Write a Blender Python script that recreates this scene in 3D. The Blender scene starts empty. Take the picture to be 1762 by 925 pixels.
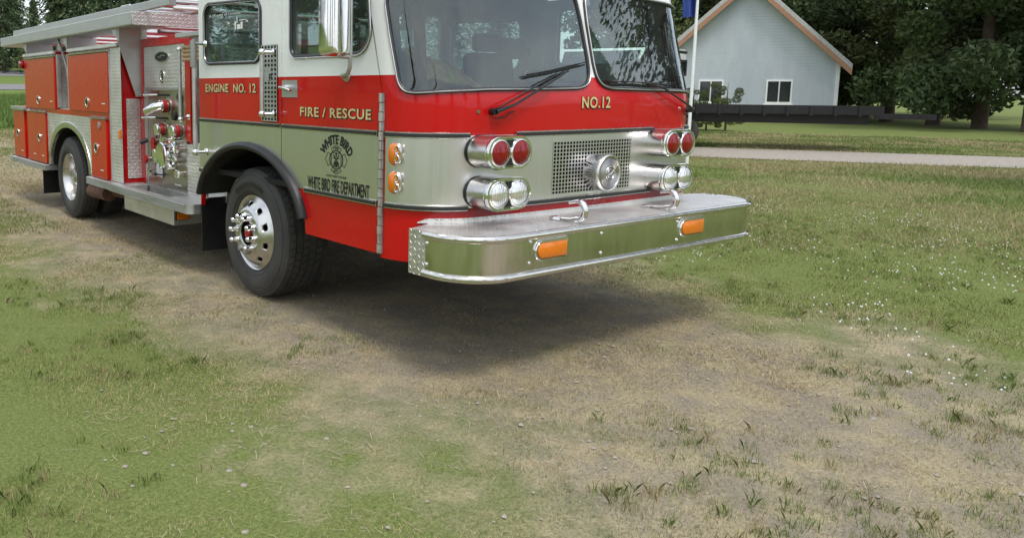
import bpy, bmesh, math, random
import numpy as np
from mathutils import Vector, Matrix, noise
from mathutils.geometry import tessellate_polygon
rad = math.radians
SC = bpy.context.scene
COL = SC.collection

# ------------------------------------------------------------------ camera
cam = bpy.data.objects.new('camera', bpy.data.cameras.new('camera'))
COL.objects.link(cam)
F_PX, CX, CY = 1383.54, 557.66, 341.66
YAW, PITCH, ROLL = 34.469, 7.6935, 0.3456
CAM = Vector((-2.8555, -3.1568, 1.5502))
def cam_axes():
    y, p, r = rad(YAW), rad(PITCH), rad(ROLL)
    f = Vector((math.sin(y)*math.cos(p), math.cos(y)*math.cos(p), -math.sin(p)))
    rt = Vector((math.cos(y), -math.sin(y), 0)); up = rt.cross(f)
    return (rt*math.cos(r)+up*math.sin(r)), (up*math.cos(r)-rt*math.sin(r)), f
rt, up, fw = cam_axes()
mw = Matrix((rt, up, -fw)).transposed().to_4x4(); mw.translation = CAM
cam.matrix_world = mw
cam.data.sensor_fit = 'HORIZONTAL'; cam.data.sensor_width = 36
cam.data.lens = F_PX/1762*36
cam.data.shift_x = (881-CX)/1762
cam.data.shift_y = (CY-462.5)/1762
cam.data.clip_start = .05; cam.data.clip_end = 3000
SC.camera = cam

# ------------------------------------------------------------------ light
SUN_EL, SUN_AZ = 63, 203            # soft daylight under thin cloud, from behind the camera's left
W = bpy.data.worlds.new('World'); SC.world = W; W.use_nodes = True
nt = W.node_tree; nt.nodes.clear()
def wn(t, **k):
    n = nt.nodes.new(t)
    for a, b in k.items(): setattr(n, a, b)
    return n
out = wn('ShaderNodeOutputWorld'); bg = wn('ShaderNodeBackground'); bg.inputs[1].default_value = .12
sky = wn('ShaderNodeTexSky', sky_type='NISHITA', sun_disc=False, sun_elevation=rad(SUN_EL), sun_rotation=rad(SUN_AZ))
sky.dust_density = 3; sky.air_density = 1.0
tc = wn('ShaderNodeTexCoord'); mp = wn('ShaderNodeMapping'); mp.inputs['Scale'].default_value = (1, 1, 2.6)
ns = wn('ShaderNodeTexNoise'); ns.inputs['Scale'].default_value = 2.3; ns.inputs['Detail'].default_value = 7; ns.inputs['Roughness'].default_value = .58
rp = wn('ShaderNodeValToRGB'); rp.color_ramp.elements[0].position = .34; rp.color_ramp.elements[1].position = .62
rp.color_ramp.elements[0].color = (.25, .25, .25, 1)
mx = wn('ShaderNodeMix', data_type='RGBA'); mx.inputs['B'].default_value = (6.6, 6.9, 7.3, 1)
for a, b in ((tc.outputs['Generated'], mp.inputs[0]), (mp.outputs[0], ns.inputs['Vector']), (ns.outputs['Fac'], rp.inputs[0]),
             (rp.outputs[0], mx.inputs['Factor']), (sky.outputs[0], mx.inputs['A']), (mx.outputs['Result'], bg.inputs[0]), (bg.outputs[0], out.inputs[0])):
    nt.links.new(a, b)
sun = bpy.data.objects.new('sun', bpy.data.lights.new('sun', 'SUN')); COL.objects.link(sun)
sun.data.energy = 1.2; sun.data.angle = rad(15); sun.data.color = (1, .96, .9)
sd = Vector((math.sin(rad(SUN_AZ))*math.cos(rad(SUN_EL)), math.cos(rad(SUN_AZ))*math.cos(rad(SUN_EL)), math.sin(rad(SUN_EL))))
sun.rotation_euler = sd.to_track_quat('Z', 'Y').to_euler()
SC.view_settings.view_transform = 'Standard'; SC.view_settings.look = 'None'
SC.view_settings.exposure = 0.72; SC.view_settings.gamma = 1
SC.render.engine = 'CYCLES'; SC.cycles.max_bounces = 8; SC.cycles.transparent_max_bounces = 16
SC.cycles.caustics_reflective = False; SC.cycles.caustics_refractive = False

# ------------------------------------------------------------------ materials
MAT = {}
class NT:
    def __init__(s, name):
        s.m = bpy.data.materials.new(name); s.m.use_nodes = True; s.t = s.m.node_tree
        s.b = s.t.nodes['Principled BSDF']; MAT[name] = s.m
    def n(s, typ, ins=None, **k):
        n = s.t.nodes.new(typ)
        for a, b in k.items(): setattr(n, a, b)
        for a, b in (ins or {}).items():
            if hasattr(b, 'is_output'): s.t.links.new(b, n.inputs[a])
            else: n.inputs[a].default_value = b
        return n
    def set(s, **k):
        for a, b in k.items():
            a = a.replace('_', ' ')
            if hasattr(b, 'is_output'): s.t.links.new(b, s.b.inputs[a])
            else: s.b.inputs[a].default_value = b
        return s
    def math(s, op, a, b=0.0, c=None):
        d = {0: a, 1: b}
        if c is not None: d[2] = c
        return s.n('ShaderNodeMath', d, operation=op).outputs[0]
    def noise(s, scale, detail=3, vec=None, rough=.5):
        d = {'Scale': scale, 'Detail': detail, 'Roughness': rough}
        if vec is not None: d['Vector'] = vec
        return s.n('ShaderNodeTexNoise', d).outputs['Fac']
    def obj(s): return s.n('ShaderNodeTexCoord').outputs['Object']
    def uv(s): return s.n('ShaderNodeTexCoord').outputs['UV']
    def map(s, v, sc): return s.n('ShaderNodeMapping', {'Vector': v, 'Scale': sc}).outputs[0]
    def mix(s, f, a, b): return s.n('ShaderNodeMix', {'Factor': f, 'A': a, 'B': b}, data_type='RGBA').outputs['Result']
    def ramp(s, f, *st):
        n = s.n('ShaderNodeValToRGB', {0: f}); e = n.color_ramp.elements
        while len(e) < len(st): e.new(.5)
        for i, (p, c) in enumerate(st):
            e[i].position = p; e[i].color = (*c, 1) if len(c) == 3 else c
        return n.outputs[0]
    def bump(s, h, strength=.3, dist=.002):
        return s.n('ShaderNodeBump', {'Height': h, 'Strength': strength, 'Distance': dist}).outputs[0]
def c4(c): return (*c, 1)
def plain(name, col, rough=.5, metal=0., var=.12, scale=8, bump=0., coat=0., spec=.5):
    m = NT(name); n = m.noise(scale, 5, m.obj())
    m.set(Base_Color=m.ramp(n, (.3, tuple(c*(1-var) for c in col)), (.7, tuple(min(1, c*(1+var)) for c in col))),
          Roughness=m.ramp(n, (.25, (max(.02, rough-.06),)*3), (.75, (rough+.08,)*3)), Metallic=metal, Coat_Weight=coat, Coat_Roughness=.06)
    m.b.inputs['Specular IOR Level'].default_value = spec
    if bump: m.set(Normal=m.bump(m.noise(scale*14, 4, m.obj()), bump))
    return m
def paint(name, low, high=None, split=1.635):
    m = NT(name); o = m.obj(); col = c4(low)
    if high:
        z = m.n('ShaderNodeSeparateXYZ', {0: o}).outputs[2]
        col = m.mix(m.math('GREATER_THAN', z, split), c4(low), c4(high))
    d = m.noise(2.2, 6, o, .65)
    dust = m.n('ShaderNodeMix', {'Factor': m.ramp(d, (.45, (0,)*3), (.9, (.03,)*3)), 'A': col, 'B': (.30, .22, .16, 1)}, data_type='RGBA').outputs['Result']
    m.set(Base_Color=dust, Roughness=m.ramp(m.noise(5, 5, o), (.3, (.24,)*3), (.8, (.4,)*3)), Coat_Weight=.5, Coat_Roughness=.03,
          Normal=m.bump(m.noise(3.5, 2, o), .05, .02))
    m.b.inputs['Specular IOR Level'].default_value = .2
    return m
RED = (.52, .004, .006); ORANGE = (.50, .012, .004); WHITE = (.80, .82, .805)
paint('cab_paint', RED, WHITE); paint('red_paint', RED); paint('orange_red_paint', ORANGE); paint('white_paint', WHITE)
def metal(name, col, rough, stretch=None, aniso=0, var=.1, smudge=0., rv=.25, wavy=0.):
    m = NT(name); o = m.obj()
    v = m.map(o, stretch) if stretch else o
    n = m.noise(12, 6, v, .6)
    cr = m.ramp(n, (.25, tuple(c*(1-var) for c in col)), (.75, tuple(min(1, c*(1+var)) for c in col)))
    rg = m.ramp(n, (.25, (max(.03, rough*(1-rv)),)*3), (.75, (rough*(1+rv),)*3))
    if smudge:
        g = m.noise(4.5, 6, o, .65)
        cr = m.mix(m.ramp(g, (.5, (0,)*3), (.75, (smudge,)*3)), cr, (.42, .38, .30, 1))
        rg = m.math('ADD', rg, m.math('MULTIPLY', m.ramp(g, (.5, (0,)*3), (.75, (1,)*3)), .12))
    m.set(Base_Color=cr, Metallic=1, Roughness=rg)
    if wavy: m.set(Normal=m.bump(m.noise(1.6, 2, o), .5, wavy))
    elif stretch: m.set(Normal=m.bump(m.noise(60, 3, v), .02, .001))
    return m
metal('brushed_steel', (.70, .695, .68), .33, (9, 9, .12), var=.03, rv=.12)
metal('panel_steel', (.44, .42, .37), .30, (.6, .6, .6), smudge=.3)
metal('can_steel', (.66, .65, .63), .25, (1, .2, 1))
metal('bumper_steel', (.68, .67, .63), .15, (2.5, 2.5, .3), smudge=.22, rv=.4, wavy=.012)
metal('chrome', (.80, .80, .80), .06, var=.04, smudge=.05)
metal('polished_aluminium', (.62, .615, .60), .24, var=.08, smudge=.15)
metal('dull_aluminium', (.54, .545, .54), .46, (1, .15, 1), var=.12, smudge=.2)
plain('grey_metal', (.30, .30, .29), .55, .35, .15, 5)
def diamond():
    m = NT('diamond_plate'); uv = m.uv()
    s = m.n('ShaderNodeSeparateXYZ', {0: uv}); P = 1/.034
    x = m.math('MULTIPLY', s.outputs[0], P); y = m.math('MULTIPLY', s.outputs[1], P)
    def layer(dx, a, b):
        xs = m.math('ADD', x, dx)
        q1 = m.math('MULTIPLY', m.math('ADD', xs, y), .5); q2 = m.math('MULTIPLY', m.math('SUBTRACT', xs, y), .5)
        q1 = m.math('SUBTRACT', m.math('FRACT', m.math('ADD', q1, .5)), .5); q2 = m.math('SUBTRACT', m.math('FRACT', m.math('ADD', q2, .5)), .5)
        # lozenges lie on the diagonals
        u = m.math('DIVIDE', m.math('MULTIPLY', q1, 1.414), a); v = m.math('DIVIDE', m.math('MULTIPLY', q2, 1.414), b)
        d = m.math('SQRT', m.math('ADD', m.math('MULTIPLY', u, u), m.math('MULTIPLY', v, v)))
        return m.math('MAXIMUM', m.math('SUBTRACT', 1.0, d), 0.0)
    h = m.math('MAXIMUM', layer(0, .46, .16), layer(1, .16, .46))
    h = m.math('MINIMUM', m.math('MULTIPLY', h, 2.2), 1.0)
    g = m.noise(5, 5, m.obj())
    m.set(Base_Color=m.ramp(g, (.3, (.64, .63, .61)), (.7, (.78, .77, .75))), Metallic=1, Roughness=m.ramp(g, (.3, (.40,)*3), (.7, (.52,)*3)),
          Normal=m.bump(h, 1.0, .009))
diamond()
def ribbed():
    m = NT('ribbed_aluminium'); z = m.n('ShaderNodeSeparateXYZ', {0: m.obj()}).outputs[2]
    w = m.math('SINE', m.math('MULTIPLY', z, 2*math.pi/.026))
    m.set(Base_Color=(.62, .61, .58, 1), Metallic=1, Roughness=.36, Normal=m.bump(w, 1, .006))
ribbed()
plain('black_rubber', (.011, .011, .0115), .42, 0, .25, 6, .1)
plain('rubber_strip', (.022, .022, .024), .38)
plain('black_plastic', (.012, .012, .013), .35)
plain('dark_interior', (.07, .075, .08), .7); plain('headliner', (.42, .44, .45), .8)
plain('grey_interior', (.34, .37, .38), .6)
plain('red_fabric', (.35, .03, .02), .8)
plain('tan_fabric', (.50, .34, .15), .9, 0, .3, 12)
plain('yellow_trim', (.45, .50, .08), .7)
plain('blue_fabric', (.03, .07, .30), .8)
plain('undercarriage', (.012, .011, .010), .85)
plain('rust', (.11, .055, .035), .8, 0, .35, 14, .3)
plain('gold_leaf', (.66, .56, .27), .5, .25, .25, 40)
plain('black_vinyl', (.010, .010, .010), .5)
plain('paper', (.75, .76, .74), .7)
plain('black_hole', (.003, .003, .003), .9, spec=0.)
plain('bright_red', (.42, .012, .012), .4)
plain('hose_tan', (.42, .30, .17), .85, 0, .25, 30)
def tyre_mat():
    m = NT('tyre_rubber'); o = m.obj(); n = m.noise(6, 6, o, .65)
    m.set(Base_Color=m.ramp(n, (.3, (.030, .030, .030)), (.75, (.068, .064, .058))), Roughness=m.ramp(n, (.3, (.55,)*3), (.7, (.8,)*3)),
          Normal=m.bump(m.noise(90, 4, o), .25, .001))
tyre_mat()
def glass(name, tint, refl=1.0, ior=1.55):
    m = NT(name); t = m.t; o = [n for n in t.nodes if n.type == 'OUTPUT_MATERIAL'][0]; t.nodes.remove(m.b)
    fr = m.n('ShaderNodeFresnel', {'IOR': ior}).outputs[0]
    d = m.noise(3, 6, m.obj(), .65)
    f = m.math('MULTIPLY', fr, refl)
    tr = m.n('ShaderNodeBsdfTransparent', {0: c4(tint)}).outputs[0]
    gl = m.n('ShaderNodeBsdfGlossy', {'Color': (.90, .99, 1, 1), 'Roughness': .012}).outputs[0]
    df = m.n('ShaderNodeBsdfDiffuse', {0: (.5, .5, .47, 1)}).outputs[0]
    a = m.n('ShaderNodeMixShader', {0: f, 1: tr, 2: gl}).outputs[0]
    b = m.n('ShaderNodeMixShader', {0: m.ramp(d, (.4, (.015,)*3), (.8, (.06,)*3)), 1: a, 2: df}).outputs[0]
    t.links.new(b, o.inputs[0])
glass('windscreen_glass', (.74, .86, .83), 1.9, 1.6); glass('window_glass', (.88, .95, .92), .85)
def lens(name, col, rough=.08, bumpy=300):
    m = NT(name); o = m.obj()
    w = m.math('SINE', m.math('MULTIPLY', m.n('ShaderNodeSeparateXYZ', {0: o}).outputs[0], bumpy))
    m.set(Base_Color=c4(col), Roughness=rough, Coat_Weight=1, Coat_Roughness=.03, Normal=m.bump(w, .25, .002), Subsurface_Weight=0.0)
    m.b.inputs['Specular IOR Level'].default_value = .1
lens('amber_lens', (.72, .19, .012)); lens('red_lens', (.22, .001, .004), .2)
def clear_lens():
    m = NT('headlamp_glass'); o = m.obj()
    w = m.math('SINE', m.math('MULTIPLY', m.n('ShaderNodeSeparateXYZ', {0: o}).outputs[0], 420))
    m.set(Base_Color=(.86, .87, .86, 1), Metallic=.85, Roughness=.13, Coat_Weight=1, Coat_Roughness=.02, Normal=m.bump(w, .3, .002))
clear_lens()
def attr_mat(name, rough=.7, trans=.25):
    m = NT(name); a = m.n('ShaderNodeAttribute', attribute_name='tone').outputs['Color']
    m.set(Base_Color=a, Roughness=rough); m.b.inputs['Specular IOR Level'].default_value = .25
    if trans:
        t = m.t; o = [n for n in t.nodes if n.type == 'OUTPUT_MATERIAL'][0]
        tl = m.n('ShaderNodeBsdfTranslucent', {0: a}).outputs[0]
        t.links.new(m.n('ShaderNodeMixShader', {0: trans, 1: m.b.outputs[0], 2: tl}).outputs[0], o.inputs[0])
attr_mat('grass_blade'); attr_mat('foliage', .6, .2)
plain('bark', (.085, .062, .045), .9, 0, .35, 5, .6)
plain('asphalt', (.17, .17, .17), .9, 0, .12, 3, .3)
plain('gravel', (.30, .27, .23), .95, 0, .2, 9, .5)
def siding():
    m = NT('house_siding'); o = m.obj(); z = m.n('ShaderNodeSeparateXYZ', {0: o}).outputs[2]
    fr = m.math('FRACT', m.math('MULTIPLY', z, 1/.16)); n = m.noise(1.3, 6, m.map(o, (1, 1, .3)), .65)
    m.set(Base_Color=m.ramp(n, (.3, (.50, .55, .63)), (.7, (.62, .67, .75))), Roughness=.7, Normal=m.bump(fr, 1, .03))
siding(); plain('dark_glass', (.02, .025, .03), .06, spec=.8)
plain('house_trim', (.36, .20, .12), .7); plain('roofing', (.42, .43, .42), .8)
plain('weathered_wood', (.20, .18, .16), .9)

def ground_mat():
    m = NT('ground_soil'); o = m.obj(); s = m.n('ShaderNodeSeparateXYZ', {0: o}); X, Y = s.outputs[0], s.outputs[1]
    big = m.noise(.55, 6, o, .6); mid = m.noise(3.2, 6, o, .65); fine = m.noise(60, 5, o, .7)
    dry = m.ramp(fine, (.25, (.19, .16, .10)), (.5, (.35, .30, .19)), (.8, (.48, .43, .29)))
    soil = m.ramp(fine, (.25, (.17, .145, .11)), (.75, (.34, .30, .235)))
    grn = m.ramp(fine, (.25, (.07, .095, .03)), (.5, (.145, .18, .055)), (.8, (.26, .29, .11)))
    lush = m.ramp(m.noise(25, 5, o, .7), (.3, (.08, .12, .03)), (.7, (.17, .23, .06)))
    # beaten dry strip beside and beneath the engine
    a = m.math('SUBTRACT', m.math('ABSOLUTE', m.math('SUBTRACT', X, 1.2)), m.math('ADD', 1.7, m.math('MULTIPLY', m.math('SUBTRACT', mid, .5), 2.2)))
    k = m.math('ADD', m.math('MULTIPLY', a, .8), m.math('MULTIPLY', m.math('SUBTRACT', big, .5), 3.0))
    k = m.ramp(m.math('ADD', k, .35), (.1, (0,)*3), (.9, (1,)*3))
    worn = m.mix(m.ramp(mid, (.42, (1,)*3), (.62, (0,)*3)), dry, soil)
    col = m.mix(k, worn, grn)
    t = m.math('SUBTRACT', Y, m.math('MULTIPLY', X, .3))
    tall = m.math('MULTIPLY', m.ramp(m.math('DIVIDE', t, 100), (.20, (0,)*3), (.27, (1,)*3)), 1.0)
    col = m.mix(tall, col, lush)
    m.set(Base_Color=col, Roughness=.95, Normal=m.bump(m.math('ADD', fine, mid), .6, .02))
    m.b.inputs['Specular IOR Level'].default_value = .1
ground_mat()

# ------------------------------------------------------------------ mesh helpers
class M:
    def __init__(s): s.v = []; s.f = []; s.m = []
    def add(s, v, f, mi=0):
        o = len(s.v); s.v += [tuple(p) for p in v]; s.f += [tuple(i+o for i in q) for q in f]; s.m += [mi]*len(f); return s
    def box(s, x0, x1, y0, y1, z0, z1, mi=0, rot=None):
        v = [(x, y, z) for x in (x0, x1) for y in (y0, y1) for z in (z0, z1)]
        if rot:
            c = Vector(((x0+x1)/2, (y0+y1)/2, (z0+z1)/2)); v = [tuple(rot @ (Vector(p)-c)+c) for p in v]
        return s.add(v, [(0, 1, 3, 2), (4, 6, 7, 5), (0, 4, 5, 1), (2, 3, 7, 6), (0, 2, 6, 4), (1, 5, 7, 3)], mi)
    def prism(s, loops, h0, h1, fn, mi=0, caps=True):
        """loops: outer polygon and holes in 2-D; fn(a,b,h) -> xyz"""
        flat = [p for l in loops for p in l]; n = len(flat)
        tris = tessellate_polygon([[Vector((a, b, 0)) for a, b in l] for l in loops])
        v = [fn(a, b, h0) for a, b in flat]+[fn(a, b, h1) for a, b in flat]
        f = []
        if caps: f += [tuple(t) for t in tris]+[tuple(i+n for i in reversed(t)) for t in tris]
        o = 0
        for l in loops:
            k = len(l)
            f += [(o+i, o+(i+1) % k, n+o+(i+1) % k, n+o+i) for i in range(k)]; o += k
        return s.add(v, f, mi)
    def tube(s, pts, r, n=10, mi=0, closed=False, rads=None):
        P = [Vector(p) for p in pts]; N = len(P); v = []; f = []
        ref = None
        for i, p in enumerate(P):
            a = P[(i-1) % N] if (closed or i) else p; b = P[(i+1) % N] if (closed or i < N-1) else p
            t = (b-a).normalized()
            if ref is None: ref = t.orthogonal().normalized()
            ref = (ref-t*ref.dot(t)).normalized(); bi = t.cross(ref)
            rr = rads[i] if rads else r
            v += [p+(ref*math.cos(2*math.pi*k/n)+bi*math.sin(2*math.pi*k/n))*rr for k in range(n)]
        for i in range(N if closed else N-1):
            j = (i+1) % N
            f += [(i*n+k, i*n+(k+1) % n, j*n+(k+1) % n, j*n+k) for k in range(n)]
        if not closed: f += [tuple(range(n))[::-1], tuple(range((N-1)*n, N*n))]
        return s.add(v, f, mi)
    def lathe(s, prof, c, ax, n=48, mi=0, closed=False):
        """prof: (radius, offset along ax)"""
        ax = Vector(ax).normalized(); u = ax.orthogonal().normalized(); w = ax.cross(u); c = Vector(c); v = []; f = []
        for r, h in prof: v += [c+ax*h+(u*math.cos(2*math.pi*k/n)+w*math.sin(2*math.pi*k/n))*r for k in range(n)]
        L = len(prof)
        for i in range(L if closed else L-1):
            j = (i+1) % L
            f += [(i*n+k, i*n+(k+1) % n, j*n+(k+1) % n, j*n+k) for k in range(n)]
        return s.add(v, f, mi)
    def cyl(s, a, b, r, n=24, mi=0):
        a = Vector(a); b = Vector(b); return s.lathe([(0, 0), (r, 0), (r, (b-a).length), (0, (b-a).length)], a, b-a, n, mi)
    def grid(s, fn, U, V, mi=0):
        v = [fn(a, b) for a in U for b in V]; k = len(V)
        return s.add(v, [(i*k+j, (i+1)*k+j, (i+1)*k+j+1, i*k+j+1) for i in range(len(U)-1) for j in range(k-1)], mi)
    def build(s, name, mats, parent=None, bevel=0, angle=38, solid=0, smooth=True):
        me = bpy.data.meshes.new(name); me.from_pydata(s.v, [], s.f)
        for q in ([mats] if isinstance(mats, str) else mats): me.materials.append(MAT[q])
        me.polygons.foreach_set('material_index', s.m)
        bm = bmesh.new(); bm.from_mesh(me)
        bmesh.ops.remove_doubles(bm, verts=bm.verts, dist=1e-5)
        bmesh.ops.dissolve_degenerate(bm, edges=bm.edges, dist=1e-6)
        bmesh.ops.recalc_face_normals(bm, faces=bm.faces)
        for f in bm.faces: f.smooth = smooth
        for e in bm.edges:
            if len(e.link_faces) == 2 and e.calc_face_angle(0) > rad(angle): e.smooth = False
        uvl = bm.loops.layers.uv.new('UVMap')
        for f in bm.faces:
            nx, ny, nz = (abs(c) for c in f.normal)
            for l in f.loops:
                x, y, z = l.vert.co
                l[uvl].uv = (y, z) if nx >= ny and nx >= nz else ((x, z) if ny >= nz else (x, y))
        bm.to_mesh(me); bm.free()
        o = bpy.data.objects.new(name, me); COL.objects.link(o)
        if solid:
            q = o.modifiers.new('solidify', 'SOLIDIFY'); q.thickness = solid; q.offset = 0
            q = o.modifiers.new('edge_split', 'EDGE_SPLIT'); q.split_angle = rad(max(angle, 40)); q.use_edge_sharp = False
        if bevel:
            q = o.modifiers.new('bevel', 'BEVEL'); q.width = bevel; q.segments = 2; q.limit_method = 'ANGLE'; q.angle_limit = rad(40); q.harden_normals = True
        if parent is not None: attach(o, parent)
        return o
def attach(o, parent):
    o.parent = parent
    if parent.type == 'EMPTY': o.matrix_parent_inverse = Matrix.Translation(-parent.location)
def tag(o, label=None, cat=None, group=None, kind=None):
    for k, v in (('label', label), ('category', cat), ('group', group), ('kind', kind)):
        if v: o[k] = v
    return o
def empty(name, loc, rz=0):
    o = bpy.data.objects.new(name, None); COL.objects.link(o); o.location = loc; o.rotation_euler.z = rz; o.empty_display_size = .3; return o
def rrect(a0, a1, b0, b1, r, n=7):
    p = []
    for cx, cy, s in ((a1-r, b0+r, -90), (a1-r, b1-r, 0), (a0+r, b1-r, 90), (a0+r, b0+r, 180)):
        p += [(cx+r*math.cos(rad(s+90*i/n)), cy+r*math.sin(rad(s+90*i/n))) for i in range(n+1)]
    return p
def roundpoly(pts, rs, n=7):
    out = []
    for i, p in enumerate(pts):
        p = Vector(p); a = Vector(pts[i-1]); b = Vector(pts[(i+1) % len(pts)]); r = rs[i] if isinstance(rs, (list, tuple)) else rs
        u = (a-p).normalized(); w = (b-p).normalized(); ang = u.angle(w); d = r/math.tan(ang/2); 
        c = p+(u+w).normalized()*(r/math.sin(ang/2)); s = p+u*d; e = p+w*d
        for k in range(n+1):
            q = (s-c).lerp(e-c, k/n).normalized()*r+c; out.append((q.x, q.y))
    return out
def offset(poly, d):
    A = sum(poly[i-1][0]*poly[i][1]-poly[i][0]*poly[i-1][1] for i in range(len(poly))); sg = 1 if A > 0 else -1
    out = []
    for i, p in enumerate(poly):
        a = Vector(poly[i-1]); b = Vector(poly[(i+1) % len(poly)]); t = (b-a).normalized(); out.append((p[0]+t.y*d*sg, p[1]-t.x*d*sg))
    return out
def perforated(m, u0, u1, v0, v1, nu, nv, frac, fn, skip=lambda i, j: False, t=.004):
    """flat sheet with square holes; fn(u,v,h)"""
    cu = (u1-u0)/nu; cv = (v1-v0)/nv
    ue = [u0]; ve = [v0]
    for i in range(nu): ue += [u0+cu*(i+.5-frac/2), u0+cu*(i+.5+frac/2)]
    for j in range(nv): ve += [v0+cv*(j+.5-frac/2), v0+cv*(j+.5+frac/2)]
    ue.append(u1); ve.append(v1); k = len(ve)
    v = [fn(a, b, 0) for a in ue for b in ve]; f = []
    for i in range(len(ue)-1):
        for j in range(k-1):
            if i % 2 and j % 2 and not skip(i//2, j//2): continue
            f.append((i*k+j, (i+1)*k+j, (i+1)*k+j+1, i*k+j+1))
    m.add(v, f)
def text2d(body, bold=0.0, extrude=0.0, spacing=1.0):
    cu = bpy.data.curves.new('t', 'FONT'); cu.body = body; cu.size = 1; cu.offset = bold; cu.resolution_u = 3; cu.space_character = spacing
    o = bpy.data.objects.new('t', cu); COL.objects.link(o)
    dg = bpy.context.evaluated_depsgraph_get(); me = o.evaluated_get(dg).to_mesh()
    v = [(p.co.x, p.co.y) for p in me.vertices]; f = [tuple(p.vertices) for p in me.polygons]
    o.evaluated_get(dg).to_mesh_clear(); bpy.data.objects.remove(o); bpy.data.curves.remove(cu)
    return v, f
def put_text(m, body, w, h, fn, bold=.01, mi=0, spacing=1.0, hh=.0):
    """lettering w wide and h tall (cap height), lower left at fn(0,0)"""
    v, f = text2d(body, bold, 0, spacing)
    x0 = min(p[0] for p in v); x1 = max(p[0] for p in v); y0 = 0 - bold; y1 = .73 + bold
    sx = w/(x1-x0); sy = h/(y1-y0)
    m.add([fn((p[0]-x0)*sx, (p[1]-y0)*sy, hh) for p in v], f, mi)

# ------------------------------------------------------------------ terrain
def gz(x, y):
    t = y-.3*x; z = .035*max(0, t-18)+.025*max(0, t-80)
    return z-.004*max(0, min(40, x-9))*0
def ground_sheet():
    xs = np.concatenate([np.linspace(-400, -12, 30), np.linspace(-10, 16, 80), np.linspace(18, 500, 60)])
    ys = np.concatenate([np.linspace(-300, -8, 24), np.linspace(-6, 14, 70), np.linspace(15, 130, 70), np.linspace(140, 700, 24)])
    m = M()
    def fn(x, y):
        near = max(0, 1-max(abs(x), abs(y-3))/14)
        return (x, y, gz(x, y)+near*(.018*(noise.noise((x*.9, y*.9, 1))+.5*noise.noise((x*2.3, y*2.3, 4)))-.004))
    m.grid(fn, xs, ys); o = m.build('ground', 'ground_soil'); tag(o, 'dry trampled lawn around the fire engine, greener away from it', 'ground', kind='structure')
ground_sheet()
def strip(name, t0, t1, x0, x1, mat, label, cat, lift=.03):
    m = M(); m.grid(lambda x, t: (x, t+.3*x, gz(x, t+.3*x)+lift), np.linspace(x0, x1, 60), np.linspace(t0, t1, 8))
    tag(m.build(name, mat), label, cat, kind='structure')
strip('road', 58, 72, -4, 60, 'asphalt', 'grey paved road crossing beyond the long grass on the left', 'road')
strip('upper_road', 93, 109, -4, 60, 'asphalt', 'higher grey road along the foot of the wood', 'road')
def driveway():
    m = M(); a = Vector((15.3, 7.9)); b = Vector((18.6, 9.7)); d = Vector((.52, -.854))
    m.grid(lambda u, w: (*(a.lerp(b, w)+d*u), .012), np.linspace(-14, 40, 30), np.linspace(0, 1, 4))
    tag(m.build('driveway', 'gravel'), 'pale gravel drive across the lawn in front of the dark trailer', 'driveway', kind='structure')
driveway()

# ------------------------------------------------------------------ FIRE ENGINE
WID = 2.64
eng = empty('fire_engine', (1.3, 4.2, 0))
tag(eng, 'red and white number 12 fire engine parked on the grass', 'fire engine')
def P(m, name, mats, parent=eng, **k): return m.build(name, mats, parent, **k)
# side mapping: near side looks towards -x
def near(a, b, h): return (-h, a, b)
def far(a, b, h): return (WID+h, a, b)
def ell(cy, cz, a, b, y0, y1, n=28): 
    t0 = math.acos(max(-1, min(1, (y0-cy)/a))); t1 = math.acos(max(-1, min(1, (y1-cy)/a)))
    return [(cy+a*math.cos(t0+(t1-t0)*i/n), cz+b*math.sin(t0+(t1-t0)*i/n)) for i in range(n+1)]
LEAN = .265
def lean(z):
    t = z-1.53
    return 0.0 if t <= -.05 else (LEAN*(t+.05)**2/.2 if t < .05 else LEAN*t)
AR = (1.99, .60, .775, .535)           # front wheel arch ellipse
RAR = (6.36, .58, .82, .585)         # rear wheel arch ellipse
# plan of the cab front
PLAN = [(.40-.40*math.cos(t), .42-.39*math.sin(t)) for t in np.linspace(0, math.pi/2, 40)]
MID = WID/2
PLAN += [(x, .03-.03*(1-((MID-x)/(MID-.4))**2)) for x in np.linspace(.4, MID, 30)[1:]]
PLAN += [(WID-x, y) for x, y in PLAN[::-1]][1:]
PA = np.array(PLAN); SS = np.r_[0, np.cumsum(np.hypot(*np.diff(PA, axis=0).T))]; SL = SS[-1]
TX = np.gradient(PA[:, 0], SS); TY = np.gradient(PA[:, 1], SS)
def Fp(s, z, h=0.0):
    x = np.interp(s, SS, PA[:, 0]); y = np.interp(s, SS, PA[:, 1]); tx = np.interp(s, SS, TX); ty = np.interp(s, SS, TY)
    n = Vector((ty, -tx, LEAN*abs(tx)*min(1, max(0, (z-1.48)/.1)))).normalized()
    return (x+n.x*h, y+lean(z)+n.y*h, z+n.z*h)
def s_of_x(x): return float(np.interp(x, PA[:, 0], SS))
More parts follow.
